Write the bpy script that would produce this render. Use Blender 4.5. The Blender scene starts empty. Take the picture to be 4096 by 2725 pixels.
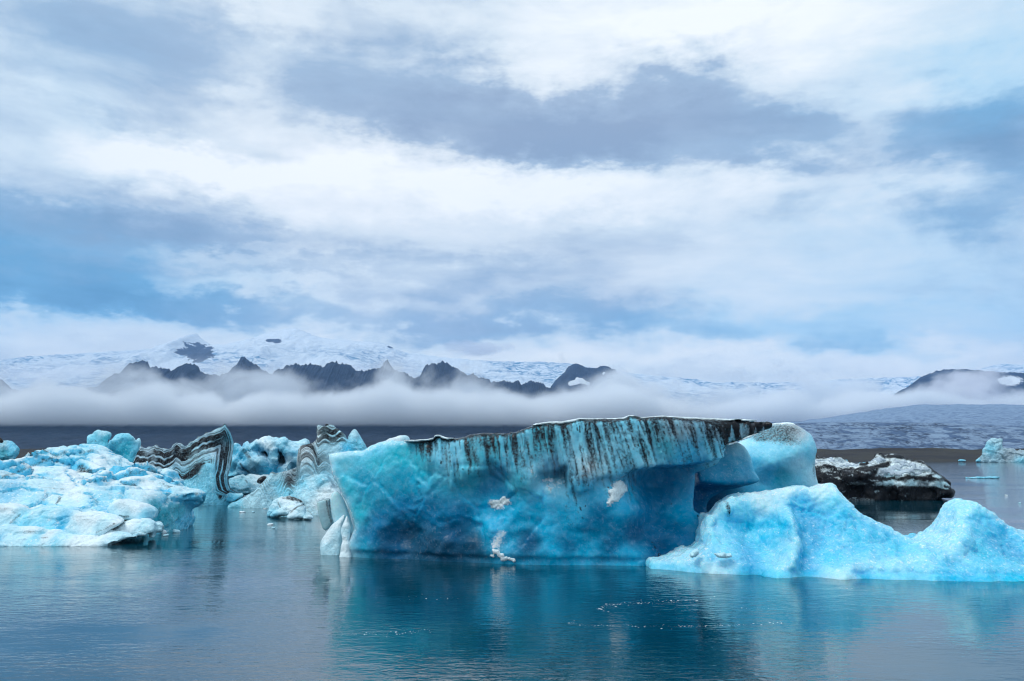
import bpy, math, random
import numpy as np
from mathutils import Vector

# ------------------------------------------------------------------ camera
W0, H0 = 4096.0, 2725.0            # size of the photograph, used to read directions off it
F = 3413.0                         # focal length in photograph pixels
HOR = 1832.0                       # row of the horizon
EYE = 4.0
PITCH = math.atan((HOR - H0 / 2) / F)
CP, SP = math.cos(PITCH), math.sin(PITCH)
scene = bpy.context.scene
cam_d = bpy.data.cameras.new("camera")
cam_d.sensor_width = 36.0
cam_d.lens = 36.0 * F / W0
cam_d.clip_start = 0.1
cam_d.clip_end = 90000.0
cam = bpy.data.objects.new("camera", cam_d)
scene.collection.objects.link(cam)
cam.location = (0, 0, EYE)
cam.rotation_euler = (math.pi / 2 + PITCH, 0, 0)
scene.camera = cam
scene.view_settings.view_transform = 'Standard'
scene.view_settings.look = 'None'
scene.view_settings.exposure = 0.25
scene.view_settings.gamma = 1.0
scene.view_settings.use_curve_mapping = False
scene.cycles.use_denoising = True
scene.cycles.filter_width = 1.15
scene.cycles.volume_bounces = 12
scene.cycles.max_bounces = 8
scene.cycles.diffuse_bounces = 3
scene.cycles.glossy_bounces = 3
scene.cycles.transmission_bounces = 2
scene.cycles.volume_max_steps = 256


def ray(u, v):
    """direction of a photograph pixel, scaled so that y = 1"""
    r = (np.asarray(u, float) - W0 / 2) / F
    t = (H0 / 2 - np.asarray(v, float)) / F
    y = CP - t * SP
    z = SP + t * CP
    return r / y, z / y


def at(u, v, d):
    """world point on that ray at distance y = d"""
    x, z = ray(u, v)
    return x * d, EYE + z * d


def wl(v):
    """distance of a waterline seen at row v"""
    _, z = ray(W0 / 2, v)
    return float(-EYE / z)


def uv_of(x, y, z):
    rx = x / y
    rz = (z - EYE) / y
    # invert the pitch
    t = (rz * CP - SP) / (CP + rz * SP)
    yy = CP - t * SP
    return W0 / 2 + rx * yy * F, H0 / 2 - t * F


def crop(ox, oy, s):
    return lambda pts: [(ox + p[0] * s, oy + p[1] * s) + tuple(p[2:]) for p in pts]


FV = crop(0, 0, 4096 / 2357)                 # whole photograph as looked at
C1 = crop(0, 1600, 1400 / 2357)
C2 = crop(1200, 1600, 1200 / 2352)
C3 = crop(2300, 1600, 1100 / 2156)
C4 = crop(2600, 1650, 1496 / 2357)
C5 = crop(0, 1200, 2048 / 2357)
C6 = crop(2048, 1200, 2048 / 2357)
C7 = crop(0, 1680, 900 / 2357)
C8 = crop(850, 1680, 650 / 2265)

# ------------------------------------------------------------------ node helper


class NT:
    def __init__(self, tree):
        self.t = tree
        tree.nodes.clear()

    def n(self, typ, **kw):
        nd = self.t.nodes.new(typ)
        for k, v in kw.items():
            setattr(nd, k, v)
        return nd

    def link(self, a, b):
        self.t.links.new(a, b)

    def put(self, sock, v):
        if isinstance(v, bpy.types.NodeSocket):
            self.link(v, sock)
        elif v is not None:
            sock.default_value = v

    def math(self, op, a, b=None, c=None, clamp=False):
        nd = self.n('ShaderNodeMath', operation=op, use_clamp=clamp)
        self.put(nd.inputs[0], a)
        self.put(nd.inputs[1], b)
        self.put(nd.inputs[2], c)
        return nd.outputs[0]

    def vmath(self, op, a, b=None, out=0):
        nd = self.n('ShaderNodeVectorMath', operation=op)
        self.put(nd.inputs[0], a)
        if b is not None:
            self.put(nd.inputs[1], b)
        return nd.outputs[out]

    def scale(self, a, s):
        nd = self.n('ShaderNodeVectorMath', operation='SCALE')
        self.put(nd.inputs[0], a)
        self.put(nd.inputs['Scale'], s)
        return nd.outputs[0]

    def noise(self, vec, scale, detail=3.0, rough=0.5, dist=0.0, out='Fac', typ='FBM'):
        nd = self.n('ShaderNodeTexNoise')
        nd.noise_type = typ
        self.put(nd.inputs['Vector'], vec)
        self.put(nd.inputs['Scale'], scale)
        self.put(nd.inputs['Detail'], detail)
        self.put(nd.inputs['Roughness'], rough)
        self.put(nd.inputs['Distortion'], dist)
        return nd.outputs[out]

    def rng(self, v, a, b, c=0.0, d=1.0, smooth=False):
        nd = self.n('ShaderNodeMapRange', clamp=True)
        if smooth:
            nd.interpolation_type = 'SMOOTHSTEP'
        self.put(nd.inputs[0], v)
        for i, q in enumerate((a, b, c, d)):
            self.put(nd.inputs[1 + i], q)
        return nd.outputs[0]

    def mix(self, f, a, b, blend='MIX'):
        nd = self.n('ShaderNodeMix', data_type='RGBA', blend_type=blend)
        self.put(nd.inputs[0], f)
        for s, v in ((nd.inputs[6], a), (nd.inputs[7], b)):
            if isinstance(v, tuple) and len(v) == 3:
                v = v + (1.0,)
            self.put(s, v)
        return nd.outputs[2]

    def xyz(self, v):
        nd = self.n('ShaderNodeSeparateXYZ')
        self.put(nd.inputs[0], v)
        return nd.outputs

    def comb(self, x, y, z):
        nd = self.n('ShaderNodeCombineXYZ')
        for s, v in zip(nd.inputs, (x, y, z)):
            self.put(s, v)
        return nd.outputs[0]

    def attr(self, name, out='Fac'):
        nd = self.n('ShaderNodeAttribute', attribute_name=name)
        return nd.outputs[out]

    def coord(self, out='Object'):
        return self.n('ShaderNodeTexCoord').outputs[out]


# ------------------------------------------------------------------ sky and sun
SUN_EL, SUN_AZ = math.radians(58), math.radians(-112)   # high behind thin cloud, to the left and a little behind
world = bpy.data.worlds.new("World")
scene.world = world
world.use_nodes = True


def build_world():
    t = NT(world.node_tree)
    out = t.n('ShaderNodeOutputWorld')
    sky = t.n('ShaderNodeTexSky', sky_type='NISHITA')
    sky.sun_disc = False
    sky.sun_elevation = SUN_EL
    sky.sun_rotation = SUN_AZ
    d = t.vmath('NORMALIZE', t.coord('Generated'))
    x, y, z = t.xyz(d)
    az = t.math('ARCTAN2', x, y)
    el = t.math('ARCSINE', z)
    q = t.comb(az, el, 0.0)
    # let wisps tear the outlines of the cloud masses
    st = t.comb(az, t.math('MULTIPLY', el, 2.2), 3.7)
    w1 = t.vmath('SUBTRACT', t.noise(st, 3.2, 5, 0.55, out='Color'), (0.5, 0.5, 0.5))
    w2 = t.vmath('SUBTRACT', t.noise(st, 11.0, 4, 0.6, out='Color'), (0.5, 0.5, 0.5))
    q = t.vmath('ADD', q, t.vmath('MULTIPLY', w1, (0.26, 0.13, 0.0)))
    q = t.vmath('ADD', q, t.vmath('MULTIPLY', w2, (0.10, 0.075, 0.0)))
    q = t.vmath('ADD', q, t.vmath('MULTIPLY', t.vmath('SUBTRACT', t.noise(st, 34.0, 5, 0.65, out='Color'), (0.5, 0.5, 0.5)), (0.05, 0.04, 0.0)))

    def blobs(lst, start):
        acc = start
        for (px, py, rx, ry, rot, amt) in lst:
            rxx, rzz = ray(px * 4096 / 2357, py * 4096 / 2357)
            a0 = math.atan2(rxx, 1.0)
            e0 = math.atan2(rzz, math.hypot(rxx, 1.0))
            k = 1.0 / 1963.0
            m = t.n('ShaderNodeMapping', vector_type='TEXTURE')
            t.put(m.inputs[0], q)
            m.inputs[1].default_value = (a0, e0, 0)
            m.inputs[2].default_value = (0, 0, math.radians(rot))
            m.inputs[3].default_value = (rx * k * 1.35, ry * k * 1.35, 1)
            r = t.vmath('LENGTH', m.outputs[0], out=1)
            g = t.rng(r, 1.0, 0.12, 0.0, 1.0, True)
            acc = t.math('MULTIPLY_ADD', g, amt * 1.1, acc)
        return acc

    light = blobs(SKY_LIGHT, 0.70)
    blue = blobs([b_[:5] + (b_[5] * 0.85,) for b_ in SKY_BLUE], 0.12)
    # fine cloud structure
    n1 = t.noise(t.comb(az, t.math('MULTIPLY', el, 2.4), 1.3), 5.0, 9, 0.62, 0.4)
    n2 = t.noise(t.comb(t.math('MULTIPLY', az, 0.7), t.math('MULTIPLY', el, 5.0), 7.3), 6.0, 6, 0.55, 0.2)
    light = t.math('ADD', light, t.math('MULTIPLY', t.math('SUBTRACT', n1, 0.5), 1.0))
    light = t.math('ADD', light, t.math('MULTIPLY', t.math('SUBTRACT', n2, 0.5), 0.55))
    blue = t.math('ADD', blue, t.math('MULTIPLY', t.math('SUBTRACT', n2, 0.5), 0.25))
    blue = t.rng(blue, 0.0, 1.0)
    ramp = t.n('ShaderNodeValToRGB')
    t.put(ramp.inputs[0], t.rng(light, 0.0, 1.15))
    e = ramp.color_ramp.elements
    e[0].position = 0.0
    e[0].color = (0.33, 0.435, 0.60, 1)
    e[1].position = 1.0
    e[1].color = (1.13, 1.16, 1.17, 1)
    m1 = e.new(0.35)
    m1.color = (0.45, 0.575, 0.735, 1)
    m2 = e.new(0.65)
    m2.color = (0.84, 0.92, 0.98, 1)
    ramp2 = t.n('ShaderNodeValToRGB')
    t.put(ramp2.inputs[0], t.rng(light, 0.0, 1.15))
    e = ramp2.color_ramp.elements
    e[0].color = (0.06, 0.26, 0.48, 1)
    e[1].color = (0.86, 0.97, 1.0, 1)
    m1 = e.new(0.35)
    m1.color = (0.16, 0.45, 0.73, 1)
    m2 = e.new(0.65)
    m2.color = (0.52, 0.80, 0.99, 1)
    col = t.mix(blue, ramp.outputs[0], ramp2.outputs[0])
    b1 = t.n('ShaderNodeBackground')
    t.put(b1.inputs[0], sky.outputs[0])
    b1.inputs[1].default_value = 0.09
    b2 = t.n('ShaderNodeBackground')
    t.put(b2.inputs[0], col)
    b2.inputs[1].default_value = 0.86
    ms = t.n('ShaderNodeMixShader')
    ms.inputs[0].default_value = 0.92
    t.link(b1.outputs[0], ms.inputs[1])
    t.link(b2.outputs[0], ms.inputs[2])
    t.link(ms.outputs[0], out.inputs[0])


# (x, y, rx, ry, rotation, amount) in the 2357-pixel view of the photograph
SKY_LIGHT = [
    (200, 150, 430, 170, 0, -0.16), (420, 120, 170, 90, 0, -0.12), (60, 260, 140, 60, 0, -0.10),
    (900, 190, 330, 150, -20, -0.30), (1150, 265, 330, 110, -8, -0.42), (1500, 270, 360, 130, -8, -0.42),
    (1620, 190, 170, 90, 0, -0.25), (1820, 370, 200, 80, -25, -0.38), (1350, 320, 260, 60, 0, -0.22),
    (2210, 330, 190, 150, -10, -0.42), (2290, 430, 140, 110, 0, -0.2),
    (620, 300, 150, 50, 0, -0.12), (430, 440, 120, 40, -15, -0.2),
    (60, 540, 330, 110, 0, -0.28), (350, 530, 330, 50, 0, -0.28), (120, 650, 350, 80, 0, -0.30),
    (560, 610, 280, 25, 0, -0.12), (1000, 640, 420, 40, 0, -0.20), (600, 710, 700, 40, 0, -0.20),
    (1350, 720, 350, 60, 0, -0.22), (1800, 760, 450, 60, 0, -0.14),
    (1400, 60, 420, 100, 0, 0.36), (1850, 90, 380, 130, 0, 0.34), (1280, 180, 120, 60, 0, 0.2),
    (600, 30, 240, 60, 0, 0.2), (2150, 200, 200, 70, 0, 0.15),
    (640, 250, 140, 90, 0, 0.2), (230, 310, 350, 80, -10, 0.30), (470, 390, 340, 80, -8, 0.32),
    (880, 340, 190, 90, 0, 0.34), (950, 430, 420, 100, 0, 0.30), (1280, 440, 260, 90, 0, 0.28),
    (1600, 450, 320, 80, 0, 0.28), (2050, 440, 250, 60, 0, 0.25), (700, 520, 260, 60, 0, 0.1),
    (480, 590, 220, 22, 6, 0.15), (500, 660, 250, 36, 0, 0.16), (1700, 600, 420, 90, 0, 0.06),
    (250, 770, 500, 40, 0, 0.22), (950, 780, 500, 35, 0, 0.22), (1450, 840, 420, 50, 0, 0.32), (1900, 840, 350, 40, 0, 0.2),
]
SKY_BLUE = [
    (60, 620, 420, 150, 0, 0.65), (250, 690, 500, 80, 0, 0.4), (60, 200, 260, 260, 0, 0.22),
    (2300, 60, 260, 160, 0, 0.5), (2200, 180, 420, 150, 0, 0.35), (2280, 340, 200, 160, 0, 0.35),
    (2150, 620, 520, 140, 0, 0.6), (1950, 760, 560, 80, 0, 0.75), (1400, 740, 420, 70, 0, 0.3),
    (1600, 480, 600, 100, 0, 0.12), (1150, 260, 500, 120, 0, -0.12), (900, 420, 420, 120, 0, -0.16),
    (600, 760, 600, 80, 0, 0.25), (1500, 850, 600, 40, 0, 0.25),
]
build_world()

sun_d = bpy.data.lights.new("sun", 'SUN')
sun_d.energy = 1.5
sun_d.angle = math.radians(20)
sun_d.color = (1.0, 0.96, 0.9)
sun = bpy.data.objects.new("sun", sun_d)
scene.collection.objects.link(sun)
sv = Vector((math.sin(SUN_AZ) * math.cos(SUN_EL), math.cos(SUN_AZ) * math.cos(SUN_EL), math.sin(SUN_EL)))
sun.rotation_euler = sv.to_track_quat('Z', 'Y').to_euler()

# ------------------------------------------------------------------ numpy noise
_r = np.random.RandomState(7)
_PERM = np.concatenate([_r.permutation(512)] * 3)
_GR = _r.normal(size=(512, 3))
_GR /= np.linalg.norm(_GR, axis=1)[:, None]


def perlin(p):
    p = np.asarray(p, float)
    i = np.floor(p).astype(int)
    f = p - i
    u = f * f * f * (f * (f * 6 - 15) + 10)
    i &= 511
    res = 0
    for dx in (0, 1):
        for dy in (0, 1):
            for dz in (0, 1):
                h = _PERM[_PERM[_PERM[(i[:, 0] + dx) & 511] + ((i[:, 1] + dy) & 511)] + ((i[:, 2] + dz) & 511)] & 511
                g = _GR[h]
                dot = g[:, 0] * (f[:, 0] - dx) + g[:, 1] * (f[:, 1] - dy) + g[:, 2] * (f[:, 2] - dz)
                w = (u[:, 0] if dx else 1 - u[:, 0]) * (u[:, 1] if dy else 1 - u[:, 1]) * (u[:, 2] if dz else 1 - u[:, 2])
                res = res + w * dot
    return res * 1.6


def fbm(p, scale=1.0, octv=4, gain=0.5, ridged=False, seed=0.0):
    p = np.asarray(p, float) * scale + seed * 17.31
    a, s, tot = 1.0, 0.0, 0.0
    for _ in range(octv):
        n = perlin(p)
        if ridged:
            n = 1 - 2 * np.abs(n)
        s = s + a * n
        tot += a
        a *= gain
        p = p * 2.03 + 5.3
    return s / tot


def facet(p, size, seed=0):
    """broken ice: (tilted planes per irregular block, distance to the nearest crack, distance to the block's centre)"""
    p = np.asarray(p, float) / size + 31.7 * (seed + 1)
    i0 = np.floor(p).astype(int)
    n = len(p)
    f1 = np.full(n, 9.0)
    f2 = np.full(n, 9.0)
    pl = np.zeros(n)
    for dx in (-1, 0, 1):
        for dy in (-1, 0, 1):
            for dz in (-1, 0, 1):
                c = (i0 + (dx, dy, dz)) & 511
                h = _PERM[_PERM[_PERM[c[:, 0]] + c[:, 1]] + c[:, 2]] & 511
                ctr = i0 + (dx, dy, dz) + 0.5 + 0.55 * np.clip(_GR[h], -.8, .8)
                r = p - ctr
                d = np.sqrt((r * r).sum(1))
                k = _GR[(h * 7 + 13) & 511]
                val = (r * k).sum(1) + 0.35 * k[:, 0]
                near = d < f1
                f2 = np.where(near, f1, np.minimum(f2, d))
                pl = np.where(near, val, pl)
                f1 = np.where(near, d, f1)
    return pl, f2 - f1, f1


def sstep(x, a, b):
    t = np.clip((x - a) / (b - a), 0, 1)
    return t * t * (3 - 2 * t)


def smin(a, b, k):
    h = np.clip(0.5 + 0.5 * (b - a) / k, 0, 1)
    return b * (1 - h) + a * h - k * h * (1 - h)


def smax(a, b, k):
    return -smin(-a, -b, k)


# ------------------------------------------------------------------ mesh helpers
def make_mesh(name, verts, quads, mat=None, smooth=True, attrs=None, parent=None, tris=False):
    me = bpy.data.meshes.new(name)
    verts = np.ascontiguousarray(verts, dtype=np.float32)
    k = 3 if tris else 4
    quads = np.ascontiguousarray(quads, dtype=np.int32)
    me.vertices.add(len(verts))
    me.vertices.foreach_set('co', verts.ravel())
    me.loops.add(len(quads) * k)
    me.loops.foreach_set('vertex_index', quads.ravel())
    me.polygons.add(len(quads))
    me.polygons.foreach_set('loop_start', np.arange(0, len(quads) * k, k, dtype=np.int32))
    me.polygons.foreach_set('use_smooth', np.full(len(quads), smooth))
    me.update(calc_edges=True)
    for an, av in (attrs or {}).items():
        av = np.asarray(av, dtype=np.float32)
        if av.ndim == 2:
            a = me.attributes.new(an, 'FLOAT_COLOR', 'POINT')
            c = np.ones((len(verts), 4), dtype=np.float32)
            c[:, :3] = av
            a.data.foreach_set('color', c.ravel())
        else:
            a = me.attributes.new(an, 'FLOAT', 'POINT')
            a.data.foreach_set('value', av)
    if mat:
        me.materials.append(mat)
    ob = bpy.data.objects.new(name, me)
    scene.collection.objects.link(ob)
    if parent:
        ob.parent = parent
    return ob


def normals_of(verts, quads):
    a, b, c, d = (verts[quads[:, i]] for i in range(4))
    n = np.cross(c - a, d - b)
    vn = np.zeros_like(verts)
    for i in range(4):
        np.add.at(vn, quads[:, i], n)
    return vn / (np.linalg.norm(vn, axis=1)[:, None] + 1e-12)


def surface_nets(f, org, h):
    nx, ny, nz = f.shape
    s = f < 0
    c = np.zeros((nx - 1, ny - 1, nz - 1), np.int8)
    for dx in (0, 1):
        for dy in (0, 1):
            for dz in (0, 1):
                c += s[dx:nx - 1 + dx, dy:ny - 1 + dy, dz:nz - 1 + dz]
    act = (c > 0) & (c < 8)
    I, J, K = np.nonzero(act)
    idx = -np.ones(act.shape, np.int32)
    idx[I, J, K] = np.arange(len(I))
    acc = np.zeros((len(I), 3))
    cnt = np.zeros(len(I))
    for ax in range(3):
        o = [q for q in range(3) if q != ax]
        for d1 in (0, 1):
            for d2 in (0, 1):
                a = np.zeros(3, int)
                a[o[0]], a[o[1]] = d1, d2
                b = a.copy()
                b[ax] = 1
                fa = f[I + a[0], J + a[1], K + a[2]]
                fb = f[I + b[0], J + b[1], K + b[2]]
                m = (fa < 0) != (fb < 0)
                t = fa[m] / (fa[m] - fb[m])
                p = np.tile(a.astype(float), (m.sum(), 1))
                p[:, ax] += t
                acc[m] += p
                cnt[m] += 1
    v = (acc / cnt[:, None] + np.stack([I, J, K], 1)) * h + np.asarray(org)
    faces = []
    for ax in range(3):
        o1, o2 = (ax + 1) % 3, (ax + 2) % 3
        sl0 = [slice(1, -1)] * 3
        sl1 = [slice(1, -1)] * 3
        sl0[ax], sl1[ax] = slice(0, -1), slice(1, None)
        A, B = s[tuple(sl0)], s[tuple(sl1)]
        P = np.stack(np.nonzero(A != B), 1)
        flip = B[tuple(P.T)]
        P[:, o1] += 1
        P[:, o2] += 1
        e1 = np.zeros(3, int)
        e1[o1] = 1
        e2 = np.zeros(3, int)
        e2[o2] = 1
        g = lambda q: idx[q[:, 0], q[:, 1], q[:, 2]]
        quad = np.stack([g(P - e1 - e2), g(P - e2), g(P), g(P - e1)], 1)
        quad[flip] = quad[flip][:, ::-1]
        faces.append(quad)
    return v, np.concatenate(faces)


def poly_sd(pts, X, Z):
    """signed distance (negative inside) to a closed polygon"""
    pts = np.asarray(pts, float)
    px, pz = X.ravel(), Z.ravel()
    d = np.full(px.shape, 1e18)
    ins = np.zeros(px.shape, bool)
    n = len(pts)
    for i in range(n):
        ax, az = pts[i]
        bx, bz = pts[(i + 1) % n]
        ex, ez = bx - ax, bz - az
        wx, wz = px - ax, pz - az
        t = np.clip((wx * ex + wz * ez) / (ex * ex + ez * ez + 1e-12), 0, 1)
        d = np.minimum(d, (wx - t * ex) ** 2 + (wz - t * ez) ** 2)
        if az != bz:
            m = ((az > pz) != (bz > pz)) & (px < (bx - ax) * (pz - az) / (bz - az) + ax)
            ins ^= m
    d = np.sqrt(d)
    return np.where(ins, -d, d).reshape(X.shape)


def line_d(pts, x, z):
    """distance to an open polyline"""
    d = np.full(x.shape, 1e18)
    for (ax, az), (bx, bz) in zip(pts[:-1], pts[1:]):
        ex, ez = bx - ax, bz - az
        t = np.clip(((x - ax) * ex + (z - az) * ez) / (ex * ex + ez * ez + 1e-12), 0, 1)
        d = np.minimum(d, (x - ax - t * ex) ** 2 + (z - az - t * ez) ** 2)
    return np.sqrt(d)


def idw(ctrl, u, v, power=3.0, eps=18.0):
    """smooth field through control values (u, v, value...) given in photograph coordinates (multiquadric)"""
    c = np.array([[float(q) for q in p[:2]] for p in ctrl])
    val = np.array([[float(q) for q in p[2:]] for p in ctrl])
    e = eps * 0.8
    dd = ((c[:, None, :] - c[None]) ** 2).sum(-1)
    if val.shape[1] == 3:            # colours: weighted mean, so that hues never overshoot
        num, den = 0, 0
        for k in range(len(c)):
            w = ((u - c[k, 0]) ** 2 + (v - c[k, 1]) ** 2 + (1.5 * eps) ** 2) ** -1.9
            num = num + w[..., None] * val[k]
            den = den + w[..., None]
        return num / den
    mean = val.mean(0)
    w = np.linalg.solve(np.sqrt(dd + e * e) + np.eye(len(c)) * 2.0, val - mean)
    u = np.asarray(u, float)
    v = np.asarray(v, float)
    r = 0
    for k in range(len(c)):
        r = r + np.sqrt((u - c[k, 0]) ** 2 + (v - c[k, 1]) ** 2 + e * e)[..., None] * w[k]
    r = np.clip(r + mean, val.min(0), val.max(0))
    return r[..., 0] if r.shape[-1] == 1 else r


class Grid:
    def __init__(self, x0, x1, y0, y1, z0, z1, h):
        self.h = h
        self.x = np.arange(x0, x1 + h, h)
        self.y = np.arange(y0, y1 + h, h)
        self.z = np.arange(z0, z1 + h, h)
        self.org = (self.x[0], self.y[0], self.z[0])
        self.X2, self.Z2 = np.meshgrid(self.x, self.z, indexing='ij')
        self.X = self.x[:, None, None]
        self.Y = self.y[None, :, None]
        self.Z = self.z[None, None, :]

    def poly(self, uvpts, D):
        """signed distance field over (x, z) of an outline standing at distance D (number or function of u)"""
        pts = []
        for p in uvpts:
            d = p[2] if len(p) > 2 else (D(p[0]) if callable(D) else D)
            pts.append(at(p[0], p[1], d))
        return poly_sd(pts, self.X2, self.Z2)[:, None, :]

    def poly3(self, uvpts, D):
        """as poly(), with the sides of the solid running away from the viewpoint at its middle"""
        d2 = self.poly(uvpts, D)[:, 0, :]
        P_ = np.array([at(p[0], p[1], D) for p in uvpts])
        sl = 0.5 * (P_[:, 0].min() + P_[:, 0].max()) / D
        out = np.empty((len(self.x), len(self.y), len(self.z)))
        i = np.arange(len(self.x))
        for j, y in enumerate(self.y):
            q = np.clip(i - (y - D) * sl / self.h, 0, len(i) - 1.001)
            k = q.astype(int)
            t = (q - k)[:, None]
            out[:, j] = d2[k] * (1 - t) + d2[k + 1] * t
        return out

    def mesh(self, f):
        f = np.broadcast_to(f, (len(self.x), len(self.y), len(self.z))).copy()
        f[[0, -1]] = np.abs(f[[0, -1]]) + 1e-3
        f[:, [0, -1]] = np.abs(f[:, [0, -1]]) + 1e-3
        f[:, :, [0, -1]] = np.abs(f[:, :, [0, -1]]) + 1e-3
        return surface_nets(f, self.org, self.h)


def relax(v, q, k=1, lam=0.5):
    for _ in range(k):
        s = np.zeros_like(v)
        c = np.zeros(len(v))
        for i in range(4):
            j = (i + 1) % 4
            np.add.at(s, q[:, i], v[q[:, j]])
            np.add.at(c, q[:, i], 1)
            np.add.at(s, q[:, j], v[q[:, i]])
            np.add.at(c, q[:, j], 1)
        v = v + lam * (s / c[:, None] - v)
    return v


def crust(name, v, q, n, mask, thick, mat, tint, root, label, most=1, least=10):
    """closed shells of snow or white ice lying on the faces of a body where MASK is positive, one part per patch"""
    f = q[(mask[q] > 0).all(1)]
    lab = np.arange(len(v))
    for _ in range(400):
        m_ = lab[f].min(1)
        new = lab.copy()
        for i in range(4):
            np.minimum.at(new, f[:, i], m_)
        if (new == lab).all():
            break
        lab = new
    fl = lab[f[:, 0]]
    names, counts = np.unique(fl, return_counts=True)
    for k in np.argsort(-counts)[:most]:
        if counts[k] < least:
            continue
        ff = f[fl == names[k]]
        ids, inv = np.unique(ff, return_inverse=True)
        ff = inv.reshape(-1, 4)
        lift = np.clip(mask[ids], 0, 1)[:, None] * thick
        lift = lift * (0.6 + 0.8 * fbm(v[ids], 4.0, 3, seed=2))[:, None]
        m = len(ids)
        vv = np.concatenate([v[ids] + n[ids] * (0.012 + lift), v[ids] - n[ids] * 0.03])
        e = np.concatenate([ff[:, [0, 1]], ff[:, [1, 2]], ff[:, [2, 3]], ff[:, [3, 0]]])
        key = e[:, 0].astype(np.int64) * m + e[:, 1]
        rev = e[:, 1].astype(np.int64) * m + e[:, 0]
        b = e[~np.isin(key, rev)]
        side = np.stack([b[:, 1], b[:, 0], b[:, 0] + m, b[:, 1] + m], 1)
        qq = np.concatenate([ff, ff[:, ::-1] + m, side])
        ob = make_mesh(name, vv, qq, mat, True, {'tint': np.tile(tint, (len(vv), 1))})
        ob['label'] = label
        center(ob, root.location)
        adopt(root, ob)


def tag(o, label=None, cat=None, group=None, kind=None):
    if label:
        o['label'] = label
    if cat:
        o['category'] = cat
    if group:
        o['group'] = group
    if kind:
        o['kind'] = kind
    return o


def center(ob, loc):
    """move an object's origin without moving its mesh"""
    loc = Vector(loc)
    me = ob.data
    co = np.empty(len(me.vertices) * 3, np.float32)
    me.vertices.foreach_get('co', co)
    co = co.reshape(-1, 3) - np.array(loc, np.float32)
    me.vertices.foreach_set('co', co.ravel())
    ob.location = loc
    me.update()


def turn(ob, d):
    """let a berg's depth run away from the viewpoint instead of along y"""
    me = ob.data
    co = np.empty(len(me.vertices) * 3, np.float32)
    me.vertices.foreach_get('co', co)
    co = co.reshape(-1, 3)
    co[:, 0] += (co[:, 1] - d) * (co[:, 0].mean() / d)
    me.vertices.foreach_set('co', co.ravel())
    me.update()


def empty(name, loc):
    o = bpy.data.objects.new(name, None)
    scene.collection.objects.link(o)
    o.location = loc
    return o


def adopt(root, ob):
    ob.parent = root
    ob.location = Vector(ob.location) - root.location
    return ob


# ------------------------------------------------------------------ materials
def new_mat(name):
    m = bpy.data.materials.new(name)
    m.use_nodes = True
    return m, NT(m.node_tree)


WHITE = (0.80, 0.90, 0.94)


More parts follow.
